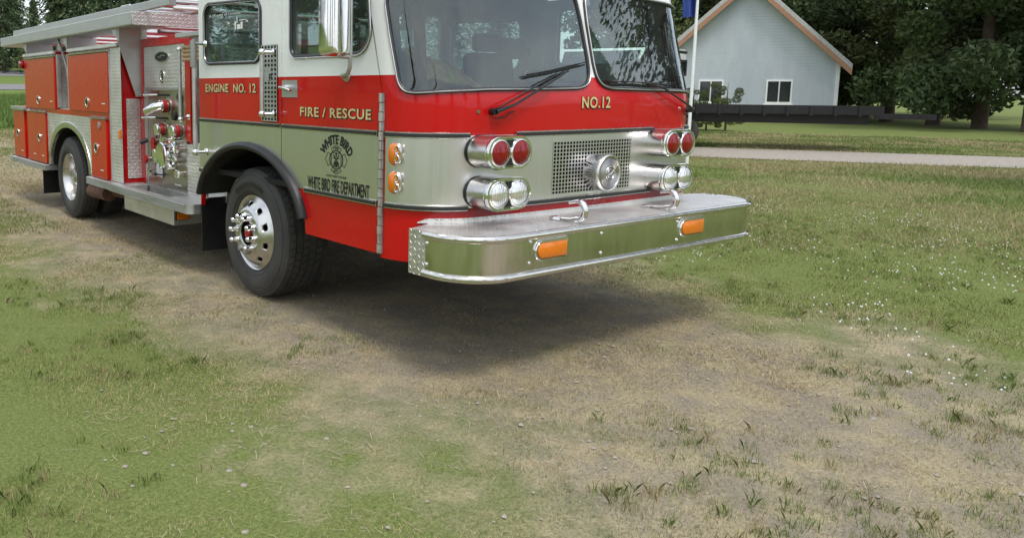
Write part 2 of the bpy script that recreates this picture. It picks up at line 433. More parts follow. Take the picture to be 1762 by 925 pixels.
# --- front skin
m = M()
PANE = [(.135, 1.60), (.145, 1.565), (.173, 1.545), (.232, 1.541), (.362, 1.550), (.648, 1.562), (1.057, 1.566), (1.38, 1.572), (1.444, 1.583), (1.485, 1.605), (1.508, 1.65),
        (1.515, 1.72), (1.512, 1.965), (1.498, 2.10), (1.475, 2.14), (1.42, 2.158), (1.0, 2.158), (.6, 2.145), (.3, 2.12), (.18, 2.10), (.145, 2.08), (.13, 2.04), (.128, 1.85)]
def dense(poly, n=140):
    p = np.array(poly+[poly[0]]); L = np.r_[0, np.cumsum(np.hypot(*np.diff(p, axis=0).T))]; q = np.linspace(0, L[-1], n+1)[:-1]
    return [(float(np.interp(t, L, p[:, 0])), float(np.interp(t, L, p[:, 1]))) for t in q]
def smooth_loop(poly, it=2):
    for _ in range(it): poly = [tuple(.25*poly[i-1][k]+.5*poly[i][k]+.25*poly[(i+1) % len(poly)][k] for k in (0, 1)) for i in range(len(poly))]
    return poly
paneL = smooth_loop(dense(PANE, 220)); paneR = [(SL-s, z) for s, z in paneL][::-1]
def ring_to_cell(m, pane, s0, s1, z0, z1):
    c = Vector(((s0+s1)/2, 1.86)); rows = []; NR = 24; K = NR+1
    for p in pane:
        p = Vector(p); d = p-c
        k = min(((s1-c.x) if d.x > 0 else (s0-c.x))/d.x if abs(d.x) > 1e-6 else 1e9, ((z1-c.y) if d.y > 0 else (z0-c.y))/d.y if abs(d.y) > 1e-6 else 1e9)
        e = c+d*k
        rows.append([p.lerp(e, i/NR) for i in range(NR+1)])
    n = len(rows); v = [Fp(q.x, q.y) for r in rows for q in r]
    m.add(v, [(i*K+j, ((i+1) % n)*K+j, ((i+1) % n)*K+j+1, i*K+j+1) for i in range(n) for j in range(NR)])
    # corner fans
    for cs in ((s0, z0), (s1, z0), (s1, z1), (s0, z1)):
        best = sorted(range(n), key=lambda i: (rows[i][NR]-Vector(cs)).length)[:2]
        m.add([Fp(*rows[best[0]][NR]), Fp(*rows[best[1]][NR]), Fp(*cs)], [(0, 1, 2)])
ring_to_cell(m, paneL, 0, SL/2, .595, 2.3); ring_to_cell(m, paneR, SL/2, SL, .595, 2.3)
m.grid(lambda s, z: Fp(s, z), np.linspace(0, SL, 110), [2.3, 2.36, 2.42])
front = P(m, 'front_panel', 'cab_paint', angle=50, solid=.006)
# --- windscreen panes with rubber seals
for pane in (paneL, paneR):
    c = (sum(p[0] for p in pane)/len(pane), sum(p[1] for p in pane)/len(pane)); n = len(pane); R = 9
    m = M(); v = [Fp(c[0]+(p[0]-c[0])*k/R, c[1]+(p[1]-c[1])*k/R, .003) for k in range(1, R+1) for p in pane]+[Fp(c[0], c[1], .003)]
    f = [(k*n+i, k*n+(i+1) % n, (k+1)*n+(i+1) % n, (k+1)*n+i) for k in range(R-1) for i in range(n)]+[(i, (i+1) % n, R*n) for i in range(n)]
    g = P(m.add(v, f), 'windscreen', 'windscreen_glass', angle=89)
    m = M(); m.tube([Fp(p[0], p[1], .004) for p in offset(pane, .004)], .0135, 8, closed=True); P(m, 'window_seal', 'rubber_strip', g)
    m = M(); m.tube([Fp(p[0], p[1], .0155) for p in offset(pane, .006)], .0042, 6, closed=True); P(m, 'bead', 'dull_aluminium', g)
# --- front steel band, rub rails
m = M(); m.grid(lambda s, z: Fp(s, z, .007), np.linspace(.035, SL-.035, 110), [.905, 1.0, 1.1, 1.2, 1.306]); band = P(m, 'steel_band', 'brushed_steel', angle=60, solid=.004)
def rail_front(s0, s1, z):
    q = np.linspace(s0, s1, max(3, int((s1-s0)/.03)))
    def prof(m, hw, h0, h1): 
        v = []; 
        for s in q: v += [Fp(s, z-hw, h0), Fp(s, z-hw*.8, h1), Fp(s, z+hw*.8, h1), Fp(s, z+hw, h0)]
        k = len(q); m.add(v, [(i*4+j, i*4+4+j, i*4+5+j, i*4+1+j) for i in range(k-1) for j in range(3)]+[(0, 1, 2, 3), (k*4-4, k*4-3, k*4-2, k*4-1)])
    m = M(); prof(m, .0185, .008, .016); r = P(m, 'rub_rail', 'polished_aluminium', angle=30)
    m = M(); prof(m, .0115, .012, .024); P(m, 'rubber_insert', 'rubber_strip', r, angle=60)
for z in (1.306, .905):
    rail_front(.035, .52, z); rail_front(s_of_x(.64), s_of_x(WID-.70), z); rail_front(SL-.52, SL-.035, z)
def rail_side(y0, y1, z, fn):
    m = M(); m.prism([[(z-.0185, .001), (z-.015, .015), (z+.015, .015), (z+.0185, .001)]], y0, y1, lambda a, b, h: fn(h, a, b)); r = P(m, 'rub_rail', 'polished_aluminium')
    m = M(); m.prism([[(z-.0115, .012), (z-.008, .023), (z+.008, .023), (z+.0115, .012)]], y0+.015, y1-.015, lambda a, b, h: fn(h, a, b)); P(m, 'rubber_insert', 'rubber_strip', r)
# --- cab sides
def fy(z): return .426+lean(z)
wfront = roundpoly([(1.387, 1.765), (.530, 1.763), (.575, 2.20), (1.387, 2.22)], [.06, .13, .10, .06])
wrear = roundpoly([(2.672, 1.748), (1.792, 1.742), (1.792, 2.165), (2.668, 2.20)], .085)
def window(par, poly, fn, chrome=True):
    m = M(); m.prism([offset(poly, .004)], -.016, -.010, fn); g = P(m, 'window', 'window_glass', par)
    return g
def cab_side(fn, detail):
    door = [(fy(.61), .612), (1.215, .612)]+ell(*AR, 1.225, 1.510, 14)+[(1.510, 2.30), (fy(2.30), 2.30), (fy(1.55), 1.55)]
    m = M(); m.prism([door, wfront[::-1]], -.035, 0, fn); d = P(m, 'front_door', 'cab_paint')
    m = M(); m.prism([[(.452, .905)]+ell(*AR, 1.355, 1.510, 14)+[(1.510, 1.306), (.452, 1.306)]], .0005, .004, fn); P(m, 'steel_band', 'brushed_steel', d)
    rearp = ell(*AR, 1.516, 2.755, 26)+[(2.78, .612), (2.78, 2.42), (fy(2.42), 2.42), (fy(2.306), 2.306), (1.516, 2.306)]
    m = M(); m.prism([rearp, wrear[::-1]], -.035, 0, fn); q = P(m, 'side_panel', 'cab_paint')
    m = M(); m.prism([ell(*AR, 1.516, 2.62, 26)+[(2.779, .905), (2.779, 1.306), (1.516, 1.306)]], .0005, .004, fn); P(m, 'steel_band', 'brushed_steel', q)
    m = M(); m.prism([[(fy(.62)+.06, .62), (1.2, .62)]+ell(AR[0], AR[1], AR[2]+.01, AR[3]+.01, 1.21, 2.77)+[(2.77, 1.6), (.53, 1.6)]], -.06, -.045, fn); P(m, 'inner_lining', 'headliner', q)
    for par, poly, nm in ((d, wfront, 0), (q, wrear, 1)):
        g = window(par, poly, fn)
        m = M(); m.tube([fn(a, b, .002) for a, b in offset(poly, .002)], .013, 8, closed=True); P(m, 'window_seal', 'rubber_strip', par)
        m = M(); m.tube([fn(a, b, .010) for a, b in offset(poly, .012 if nm == 0 else -.006)], .0055 if nm == 0 else .004, 6, closed=True); P(m, 'window_trim', 'polished_aluminium', par)
    rail_side(.452, 1.505, 1.306, fn); rail_side(1.522, 2.775, 1.306, fn); rail_side(.452, 1.222, .905, fn); rail_side(2.66, 2.775, .905, fn)
    # wheel arch flare
    fl = M(); prof = [(.010, -.02), (.010, .036), (.022, .050), (.044, .046), (.056, .024), (.058, .0)]
    pts = ell(AR[0], AR[1], AR[2]+.012, AR[3]+.012, 1.99-.77, 1.99+.77, 44); v = []
    for i, (a, b) in enumerate(pts):
        n = Vector(((a-AR[0])/(AR[2]**2), (b-AR[1])/(AR[3]**2))).normalized()
        for off, h in prof: v.append(fn(a+n.x*(off-.035), b+n.y*(off-.035), h))
    k = len(prof); fl.add(v, [(i*k+j, i*k+k+j, i*k+k+j+1, i*k+j+1) for i in range(len(pts)-1) for j in range(k-1)]); P(fl, 'wheel_arch_flare', 'black_rubber', angle=70, solid=.008)
    lin = M(); v = []
    for a, b in pts:
        c = Vector((a-AR[0], b-AR[1]))*.965
        v += [fn(AR[0]+c.x, AR[1]+c.y, .03), fn(AR[0]+c.x, AR[1]+c.y, -.70)]
    lin.add(v, [(i*2, i*2+2, i*2+3, i*2+1) for i in range(len(pts)-1)]); P(lin, 'wheel_well', 'undercarriage', angle=70, solid=.01)
    # hinge
    h = M(); z = .62; i = 0
    while z < 1.525:
        h.prism([[(.398, z), (.44, z), (.44, z+.05), (.398, z+.05)]], .004, .012 if i % 2 else .016, fn); h.tube([fn(.424, z+.002, .014), fn(.424, z+.048, .014)], .0085 if i % 2 else .0105, 8); z += .054; i += 1
    P(h, 'hinge', 'dull_aluminium', d)
    # handle
    h = M(); h.prism([[(1.315, 1.50), (1.507, 1.50), (1.507, 1.612), (1.315, 1.612)]], .0, .004, fn); hp = P(h, 'handle_plate', 'dull_aluminium', d)
    h = M(); h.tube([fn(1.48, 1.562, .012), fn(1.46, 1.565, .045), fn(1.40, 1.560, .052), fn(1.33, 1.545, .05)], .012, 10, rads=[.016, .014, .011, .009]); h.cyl(fn(1.45, 1.562, .004), fn(1.45, 1.562, .03), .022, 16); P(h, 'handle', 'chrome', d)
    return d, q
nd, nq = cab_side(near, True); fd, fq = cab_side(far, False)
# perforated strip with grab rail beside the door
m = M(); m2 = M()
perforated(m, 1.563, 1.775, 1.333, 1.852, 5, 17, .56, lambda a, b, h: near(a, b, .009-h), lambda i, j: i in (2, 3) and 9 <= j <= 11 or (i == 4 and 9 <= j <= 11))
vent = P(m, 'perforated_vent', 'dull_aluminium', solid=.003)
m = M(); m.prism([[(1.566, 1.336), (1.772, 1.336), (1.772, 1.849), (1.566, 1.849)]], .001, .003, near); P(m, 'vent_backing', 'black_hole', vent)
m = M(); put_text(m, 'P', .035, .055, lambda u, v, h: near(1.665-u, 1.605+v, .0125), .02); P(m, 'letter', 'black_vinyl', vent)
def grab(pts, r, ends, par=eng):
    m = M(); m.tube(pts, r, 12); g = P(m, 'grab_rail', 'dull_aluminium', par, angle=50)
    for a, b in ends:
        m = M(); a = Vector(a); b = Vector(b); m.cyl(a, b, r*.62, 12); m.lathe([(0, 0), (r*1.6, 0), (r*1.5, .008), (r*.9, .014), (0, .014)], b, a-b, 16)
        m.lathe([(0, -r*1.5), (r*.9, -r*1.3), (r*1.35, -r*.6), (r*1.45, 0), (r*1.35, r*.6), (r*.9, r*1.3), (0, r*1.5)], a, (0, 0, 1), 16); P(m, 'stanchion', 'chrome', g, angle=60)
grab([(-.085, 1.632, 1.375), (-.085, 1.632, 1.80)], .0165, [((-.085, 1.632, 1.80), (-.012, 1.60, 1.80)), ((-.085, 1.632, 1.385), (-.012, 1.60, 1.385))])
grab([(-.10, 2.66, 1.04), (-.10, 2.66, 1.93)], .019, [((-.10, 2.66, 1.90), (-.002, 2.66, 1.90)), ((-.10, 2.66, 1.055), (-.006, 2.66, 1.055))])
m = M(); m.tube([(-.104, 2.66, 1.72), (-.104, 2.66, 1.925)], .027, 12); P(m, 'grip_sleeve', 'grey_metal')
# gold lettering
def lettering(body, w, h, fn, bold=.022, spacing=1.1):
    m = M(); put_text(m, body, w*1.012, h*1.12, lambda u, v, hh: fn(u-w*.001, v-h*.10, .0012), bold+.034, 0, spacing)
    put_text(m, body, w, h, lambda u, v, hh: fn(u, v, .0026), bold, 1, spacing); return P(m, 'lettering', ['black_vinyl', 'gold_leaf'], angle=5)
lettering('ENGINE  NO. 12', .80, .068, lambda u, v, h: near(2.664-u, 1.527+v, h))
lettering('FIRE / RESCUE', .755, .064, lambda u, v, h: near(1.282-u, 1.380+v, h))
s12 = s_of_x(1.193); lettering('NO.12', .272, .072, lambda u, v, h: Fp(s12+u, 1.450+v, h+.0055))
# black vinyl lettering and badge
m = M()
put_text(m, 'WHITE BIRD FIRE DEPARTMENT', .655, .082, lambda u, v, h: near(1.185-u, .922+v, .0055), .02, 0, 1.0)
put_text(m, 'I FIGHT WHAT YOU FEAR', .215, .015, lambda u, v, h: near(.972-u, 1.0135+v, .0055), .016)
bc = (.868, 1.125)
def arc_text(m, body, r, h, cen, a0, a1, fn, bold):
    v, f = text2d(body, bold, 0, 1.05); x0 = min(p[0] for p in v); x1 = max(p[0] for p in v); k = h/.74; out = []
    for x, y in v:
        a = rad(a0+(a1-a0)*(x-x0)/(x1-x0)); rr = r+y*k; out.append(fn(cen[0]+rr*math.sin(a), cen[1]+rr*math.cos(a)))
    m.add(out, f)
arc_text(m, 'WHITE BIRD', .150, .058, (0, 1.073), -60, 60, lambda a, b: near(.868-a, b, .0055), .045)
put_text(m, 'FIRE', .056, .019, lambda u, v, h: near(.896-u, 1.186+v, .0055), .012)
put_text(m, 'DEPT', .056, .019, lambda u, v, h: near(.896-u, 1.046+v, .0055), .012)
def outline(m, pts, w, closed=True):
    o = offset(pts, w/2); i = offset(pts, -w/2); n = len(pts); v = [near(bc[0]-a, bc[1]+b, .0055) for a, b in o+i]
    m.add(v, [(k, (k+1) % n, n+(k+1) % n, n+k) for k in range(n if closed else n-1)])
circ = [(math.cos(t), math.sin(t)) for t in np.linspace(0, 2*math.pi, 41)[:-1]]
outline(m, [(x*.070, y*.056) for x, y in circ], .006); outline(m, [(x*.062, y*.048) for x, y in circ], .002)
for k in range(4):
    a = k*math.pi/2; A = lambda x, y: (x*math.cos(a)-y*math.sin(a), x*math.sin(a)+y*math.cos(a))
    pet = [A(x, y) for x, y in ((-.030, .056), (-.062, .098), (-.040, .106), (0, .128), (.040, .106), (.062, .098), (.030, .056))]
    outline(m, [(x*.90, y*.70) for x, y in dense(pet, 40)], .0035)
for a, r0, r1, w in ((45, .0, .042, .006), (135, .0, .042, .006), (20, .012, .036, .004), (160, .012, .038, .004), (90, .016, .044, .010), (-90, .012, .045, .014), (-60, .018, .045, .006), (-120, .018, .045, .006)):
    d = Vector((math.cos(rad(a)), math.sin(rad(a)))); n = Vector((-d.y, d.x))
    for s in ((-1, 1) if a in (45, 135) else (1,)):
        q = [d*r0*s+n*w/2, d*r1*s+n*w/2*1.4, d*r1*s-n*w/2*1.4, d*r0*s-n*w/2]
        m.add([near(bc[0]-p.x, bc[1]+p.y, .0055) for p in q], [(0, 1, 2, 3)])
P(m, 'badge_lettering', 'black_vinyl', angle=5)
# window sticker writing on the rear side window
m = M(); put_text(m, 'A Ministry of Christian', .50, .020, lambda u, v, h: near(2.60-u, 2.098+v+u*-.012, -.008), .004)
for (a, b, w, h) in ((2.19, 1.985, .02, .06), (2.155, 1.985, .05, .035), (2.10, 1.985, .03, .05), (2.16, 2.03, .012, .045), (2.30, 2.03, .03, .012), (2.02, 2.03, .03, .012), (2.12, 2.045, .10, .006)):
    m.add([near(a, b, -.008), near(a-w, b, -.008), near(a-w, b+h, -.008), near(a, b+h, -.008)], [(0, 1, 2, 3)])
P(m, 'sticker', 'paper', nq, angle=5)
# roof, rear wall, floor
m = M()
roof = [(Fp(s, 2.42)[0], Fp(s, 2.42)[1]) for s in np.linspace(0, SL, 60)]+[(WID, 2.78), (0, 2.78)]
m.prism([roof], 2.421, 2.47, lambda a, b, h: (a, b, h)); P(m, 'roof', 'white_paint', bevel=.02); m = M(); m.box(.06, WID-.06, .75, 2.72, 2.395, 2.405); P(m, 'headliner', 'headliner')
m = M(); m.prism([[(.04, .9), (WID-.04, .9), (WID-.04, 2.41), (.04, 2.41)], rrect(.09, .62, 1.62, 2.25, .05)[::-1], rrect(WID-.62, WID-.09, 1.62, 2.25, .05)[::-1], rrect(.85, WID-.85, 1.8, 2.2, .05)[::-1]], 2.735, 2.77, lambda a, b, h: (a, h, b))
rw = P(m, 'rear_wall', 'white_paint')
for a, b, c in ((.09, .62, 1.62), (WID-.62, WID-.09, 1.62), (.85, WID-.85, 1.8)):
    m = M(); m.prism([rrect(a-.005, b+.005, c, 2.25 if c < 1.7 else 2.2, .05)], 2.75, 2.755, lambda a, b, h: (a, h, b)); P(m, 'rear_window', 'window_glass', rw)
m = M(); m.box(.07, WID-.07, .45, 2.73, .88, .92); m.box(.45, WID-.45, 2.735, 8.6, .42, .62); m.box(.8, WID-.8, .2, 2.7, .45, .87); m.box(.62, WID-.62, .12, .45, .62, .9)
P(m, 'chassis', 'undercarriage')
# interior
m = M(); m.prism([[(.08, 1.20), (.08, 1.46), (.32, 1.50), (.62, 1.53), (.78, 1.50), (.80, 1.20)]], .42, WID-.42, lambda a, b, h: (h, a, b)); m.box(.05, WID-.05, .42, .80, 1.2, 1.50)
m.box(1.75, 2.25, .55, .86, 1.50, 1.58); P(m, 'dashboard', 'grey_interior', bevel=.015)
m = M(); m.box(.95, 1.70, .85, 2.1, .92, 1.55); P(m, 'engine_cover', 'dark_interior', bevel=.04)
for x in (.50, 2.12):
    m = M(); m.box(x-.25, x+.25, 1.15, 1.62, 1.18, 1.32); m.box(x-.24, x+.24, 1.58, 1.72, 1.28, 1.86, rot=Matrix.Rotation(rad(-9), 3, 'X')); m.box(x-.14, x+.14, 1.68, 1.76, 1.87, 2.02); m.box(x-.18, x+.18, 1.2, 1.55, .92, 1.18)
    P(m, 'seat', 'red_fabric' if x < 1 else 'dark_interior', bevel=.035)
for x in (.42, 2.2):
    m = M(); m.box(x-.24, x+.24, 2.28, 2.70, 1.15, 1.28); m.box(x-.23, x+.23, 2.60, 2.71, 1.25, 1.60)
    P(m, 'bench_seat', 'blue_fabric', bevel=.035)
m = M(); R = Matrix.Rotation(rad(28), 3, 'X'); m.tube([tuple(R @ Vector((.22*math.cos(t), .22*math.sin(t), 0))+Vector((2.08, .98, 1.60))) for t in np.linspace(0, 2*math.pi, 37)[:-1]], .016, 8, closed=True)
m.tube([(2.08, .98, 1.60), (2.08, .82, 1.42)], .03, 10); m.tube([(1.87, .97, 1.60), (2.29, .97, 1.60)], .014, 6); P(m, 'steering_wheel', 'black_plastic')
m = M(); m.tube([(1.92-.14*math.cos(t)+.14, 1.3, 1.83+.09*math.sin(t)) for t in np.linspace(0, math.pi, 12)], .015, 8); m.box(1.86, 2.10, 1.24, 1.34, 1.80, 1.95); P(m, 'headset', 'black_plastic', bevel=.02)
m = M(); m.tube([(.26, .52, 2.36), (.24, .60, 2.0), (.27, .57, 1.52)], .011, 6); m.tube([(.17+.012*math.cos(t*5), .40, 2.3-.012*t+.012*math.sin(t*5)) for t in np.linspace(0, 40, 240)], .0035, 5); P(m, 'coiled_cord', 'black_plastic')
m = M(); m.box(.32, .37, .5, .55, 1.52, 2.38, rot=Matrix.Rotation(rad(-5), 3, 'Y')); m.box(.22, .30, 1.05, 1.10, 1.52, 2.35, rot=Matrix.Rotation(rad(-4), 3, 'Y')); P(m, 'cab_pillar', 'rust')
m = M(); m.prism([[(1.605, 2.083), (1.645, 2.083), (1.645, 2.14), (1.605, 2.14)]], -.004, -.002, lambda a, b, h: Fp(a, b, h)); P(m, 'sticker', 'paper')
m = M(); m.prism([[(SL-.50, 1.575), (SL-.17, 1.575), (SL-.17, 1.655), (SL-.50, 1.655)]], -.10, -.06, lambda a, b, h: Fp(a, b, h)); P(m, 'radio_box', 'dark_interior')
# wipers
def wiper(px, z, pts_arm, pts_blade, par=eng):
    s = s_of_x(px); m = M(); m.cyl(Fp(s, z, 0), Fp(s, z, .045), .02, 16); m.tube([Fp(*p) for p in pts_arm[0]], .0075, 8, rads=[.014]+[.007]*(len(pts_arm[0])-1))
    for q in pts_arm[1:]: m.tube([Fp(*p) for p in q], .0045, 6)
    w = P(m, 'wiper_arm', 'black_plastic'); b = M(); b.tube([Fp(*p) for p in pts_blade], .0055, 6)
    k = len(pts_blade)//2; b.tube([Fp(p[0], p[1]+.012, p[2]+.012) for p in pts_blade[::1]], .004, 6); P(b, 'wiper_blade', 'black_rubber', w)
sA = s_of_x(.45)
wiper(.45, 1.437, [[(sA, 1.437, .045), (sA+.14, 1.475, .045), (sA+.42, 1.585, .05), (sA+.62, 1.665, .03)], [(sA+.01, 1.455, .045), (sA+.40, 1.60, .045), (sA+.58, 1.66, .03)]],
      [(sA+.26, 1.622, .02), (sA+.45, 1.648, .02), (sA+.62, 1.678, .02), (sA+.79, 1.705, .02)])
sB = s_of_x(2.40)
wiper(2.40, 1.430, [[(sB, 1.432, .045), (sB-.12, 1.47, .045), (sB-.40, 1.565, .045), (sB-.56, 1.595, .03)]],
      [(sB-.95, 1.592, .02), (sB-.75, 1.592, .022), (sB-.5, 1.585, .022), (sB-.30, 1.575, .02)])
for x_ in (.355, 2.28):
    m = M(); m.cyl(Fp(s_of_x(x_), 1.437, 0), Fp(s_of_x(x_), 1.437, .008), .011, 12); P(m, 'washer_nozzle', 'chrome')
m = M(); m.tube([Fp(sA+.03, 1.40, .01), Fp(sA+.09, 1.405, .02), Fp(sA+.13, 1.43, .02), Fp(sA+.17, 1.435, .012)], .004, 6); P(m, 'washer_hose', 'black_plastic'); m = M(); m.tube([Fp(sB+.02-.12*math.cos(t), 1.428-.035*math.sin(t), .012) for t in np.linspace(0, 3.1, 9)], .0035, 6); P(m, 'washer_hose', 'black_plastic')
# front lamps
def lamp_pod(cx, cz, lensmat):
    def ov(w, r, y, n=12):   # stadium in x,z
        p = []; y = y-.035 if y < -.05 else y
        for sx, a0 in ((1, -90), (-1, 90)):
            p += [(cx+sx*w+r*math.cos(rad(a0+180*i/n)), y, cz+r*math.sin(rad(a0+180*i/n))) for i in range(n+1)]
        return p
    def loft(m, rings):
        n = len(rings[0]); v = [p for r in rings for p in r]
        m.add(v, [(i*n+k, i*n+(k+1) % n, (i+1)*n+(k+1) % n, (i+1)*n+k) for i in range(len(rings)-1) for k in range(n)])
    hw = .082; yb = .05
    m = M(); loft(m, [ov(hw, .087, yb), ov(hw, .087, -.075)]); hs = P(m, 'lamp_housing', 'can_steel', angle=50)
    m = M(); loft(m, [ov(hw, .0905, .05), ov(hw, .0905, .022), ov(hw, .0875, .021)]); P(m, 'gasket', 'black_rubber', hs)
    m = M(); loft(m, [ov(hw, .0875, -.074), ov(hw, .092, -.078), ov(hw, .092, -.098), ov(hw, .088, -.106), ov(hw, .078, -.106), ov(hw, .074, -.098)]); m.add(ov(hw, .0745, -.099), [tuple(range(26))]); bz = P(m, 'bezel', 'chrome', hs, angle=50)
    for sz in (1, -1):
        m = M(); m.prism([[(cx-.028, cz+sz*.071), (cx+.028, cz+sz*.071), (cx+.004, cz+sz*.028), (cx-.004, cz+sz*.028)]], -.1355, -.1375, lambda a, b, h: (a, h, b)); P(m, 'spacer', 'black_plastic', hs)
    for sx in (-1, 1):
        c = (cx+sx*.079, -.135, cz); 
        m = M(); m.lathe([(.0755, -.004), (.0755, .006), (.071, .010), (.0665, .009)], c, (0, -1, 0), 40); P(m, 'lamp_ring', 'chrome', hs, angle=60)
        m = M(); m.lathe([(.0675, .006), (.058, .013), (.042, .019), (.022, .0225), (.0005, .0235)], c, (0, -1, 0), 40); P(m, 'lens', lensmat, hs, angle=80)
        if lensmat == 'headlamp_glass':
            m = M(); m.box(c[0]-.002, c[0]+.002, -.147, -.143, cz+.066, cz+.074); P(m, 'clip', 'black_plastic', hs)
for cx in (.442, 2.035):
    lamp_pod(cx, 1.218, 'red_lens'); lamp_pod(cx, .992, 'headlamp_glass')
# centre grille and siren
m = M(); m2 = M()
m.prism([[(.95, .938), (1.70, .938), (1.70, 1.258), (.95, 1.258)]], 0, -.0005, lambda a, b, h: (a, Fp(s_of_x(a), b, .0105)[1]+h, b)) if False else None
m2.grid(lambda s, z: Fp(s, z, .0098), np.linspace(s_of_x(.957), s_of_x(1.695), 12), [.944, 1.25])
perforated(m, s_of_x(.950), s_of_x(1.702), .938, 1.256, 27, 14, .70, lambda a, b, h: Fp(a, b, .0125), lambda i, j: 11 <= i <= 15 and 9 <= j <= 9)
gr = P(m, 'grille', 'brushed_steel', solid=.002); P(m2, 'grille_backing', 'black_hole', gr)
sc = (1.335, 0, 1.058)
m = M(); m.lathe([(.098, -.01), (.108, .0), (.108, .085), (.113, .092), (.117, .105), (.116, .118), (.108, .126), (.098, .124), (.094, .116)], sc, (0, -1, 0), 56); si = P(m, 'siren', 'can_steel', angle=50)
m = M(); m.lathe([(.095, .112), (.090, .118), (.06, .121), (.03, .123), (.001, .124)], sc, (0, -1, 0), 40); P(m, 'siren_face', 'grey_metal', si, angle=80)
m = M()
for r in (.088, .079, .070, .061, .052): m.tube([(sc[0]+r*math.cos(t), -.1215, sc[2]+r*math.sin(t)) for t in np.linspace(0, 2*math.pi, 41)[:-1]], .0022, 5, closed=True)
m.tube([(sc[0]+.040*math.cos(t), -.126, sc[2]+.040*math.sin(t)) for t in np.linspace(0, 2*math.pi, 33)[:-1]], .004, 6, closed=True)
m.tube([(sc[0]+.026*math.cos(t), -.127, sc[2]+.026*math.sin(t)) for t in np.linspace(.5, 5.6, 24)], .004, 6)
m.tube([(sc[0]-.030, -.128, sc[2]-.014), (sc[0]+.002, -.130, sc[2]-.004), (sc[0]+.030, -.128, sc[2]+.018)], .004, 6); P(m, 'siren_emblem', 'polished_aluminium', si)
m = M()
for k in range(3):
    for j in range(16):
        t = rad(60+14*j); zc = .025+.024*k; c = Vector((sc[0]+.1088*math.cos(t), -zc, sc[2]+.1088*math.sin(t))); n = Vector((math.cos(t), 0, math.sin(t))); u = Vector((-n.z, 0, n.x))*.008; w = Vector((0, .0016, 0))
        m.add([c-u-w, c+u-w, c+u+w, c-u+w], [(0, 1, 2, 3)])
P(m, 'siren_slot', 'grey_metal', si)
# corner marker lamps
def corner_marker(s0, z):
    def ov(w, r, h, n=8): 
        p = []
        for sz, a0 in ((1, 0), (-1, 180)): p += [Fp(s0+r*math.cos(rad(a0+180*i/n)), z+sz*w+r*math.sin(rad(a0+180*i/n)), h) for i in range(n+1)]
        return p
    def loft(m, rings):
        n = len(rings[0]); m.add([p for r in rings for p in r], [(i*n+k, i*n+(k+1) % n, (i+1)*n+(k+1) % n, (i+1)*n+k) for i in range(len(rings)-1) for k in range(n)]+[tuple(range((len(rings)-1)*n, len(rings)*n))])
    m = M(); loft(m, [ov(.026, .040, .006), ov(.026, .040, .014), ov(.024, .036, .020)]); b = P(m, 'marker_bezel', 'chrome', angle=50)
    m = M(); loft(m, [ov(.028, .034, .018), ov(.027, .031, .032), ov(.024, .025, .040)]); P(m, 'marker_lens', 'amber_lens', b, angle=60)
    m = M()
    for sz in (.026, -.026): m.tube([Fp(s0+.026+.012*math.cos(t), z+sz+.021*math.sin(t), .038) for t in np.linspace(0, 2*math.pi, 21)[:-1]], .0055, 6, closed=True)
    P(m, 'marker_guard', 'chrome', b)
for s0 in (.108, SL-.108):
    for z in (1.198, 1.038): corner_marker(s0, z)
# bumper
BX0, BX1, BYF, BR = -.075, WID+.075, -.368, .28
def bpath(o, y0=.0):
    p = [(BX0-o, y0)]
    p += [(BX0+BR-(BR+o)*math.cos(t), BYF+BR-(BR+o)*math.sin(t)) for t in np.linspace(0, math.pi/2, 14)]
    p += [(x, BYF-o) for x in np.linspace(BX0+BR, BX1-BR, 14)[1:-1]]
    return p+[(BX1+BX0-x, y) for x, y in p[:15][::-1]]
def sweep(m, prof, y0=.0):
    rows = [bpath(o, y0) for o, z in prof]; n = len(rows[0])
    m.add([(x, y, prof[i][1]) for i, r in enumerate(rows) for x, y in r], [(i*n+k, i*n+k+1, (i+1)*n+k+1, (i+1)*n+k) for i in range(len(prof)-1) for k in range(n-1)])
def arcp(o, z, r, a0, a1, n=10): return [(o+r*math.cos(rad(a0+(a1-a0)*i/n)), z+r*math.sin(rad(a0+(a1-a0)*i/n))) for i in range(n+1)]
m = M(); sweep(m, arcp(.0, .804, .019, 150, -90)+arcp(.0, .600, .019, 90, -150), -.035); bp = P(m, 'bumper', 'bumper_steel', angle=50, solid=.004)
m = M(); sweep(m, [(-.006, .590), (-.006, .818)], .082)
for sgn, x in ((-1, BX0-.002), (1, BX1+.002)): m.box(x-.003, x+.003, -.045, .082, .581, .822)
P(m, 'bumper_end_plate', 'diamond_plate', bp)
deck = [(x, y) for x, y in bpath(-.014, .082)]
m = M()
cabline = [(float(np.interp(s, SS, PA[:, 0])), float(np.interp(s, SS, PA[:, 1]))-.012) for s in np.linspace(.30, SL-.30, 40)]
m.prism([deck+cabline[::-1]], .806, .820, lambda a, b, h: (a, b, h)); P(m, 'bumper_deck', 'diamond_plate', bp)
m = M(); v = []
for s in np.linspace(.245, SL-.245, 50):
    e = min(1, (s-.245)/.06, (SL-.245-s)/.06); v += [Fp(s, .8205, .012), Fp(s, .8205+.006+.024*e, .010)]
m.add(v, [(i*2, i*2+2, i*2+3, i*2+1) for i in range(49)]); P(m, 'kick_plate', 'diamond_plate', bp, solid=.003)
m = M(); m.box(BX0+.24, BX1-.24, BYF+.05, .3, .64, .80); m.box(BX0+.03, BX1-.03, -.02, .10, .64, .80); P(m, 'bumper_core', 'undercarriage', bp)
for x in (.0, .95, 1.69):
    for z in (.650, .762): m = M(); m.lathe([(.011, 0), (.011, .004), (.006, .009), (.0005, .010)], (x if x else BX0, BYF if x else -.06, z), (0, -1, 0) if x else (-1, 0, 0), 12); P(m, 'bolt', 'chrome', bp)
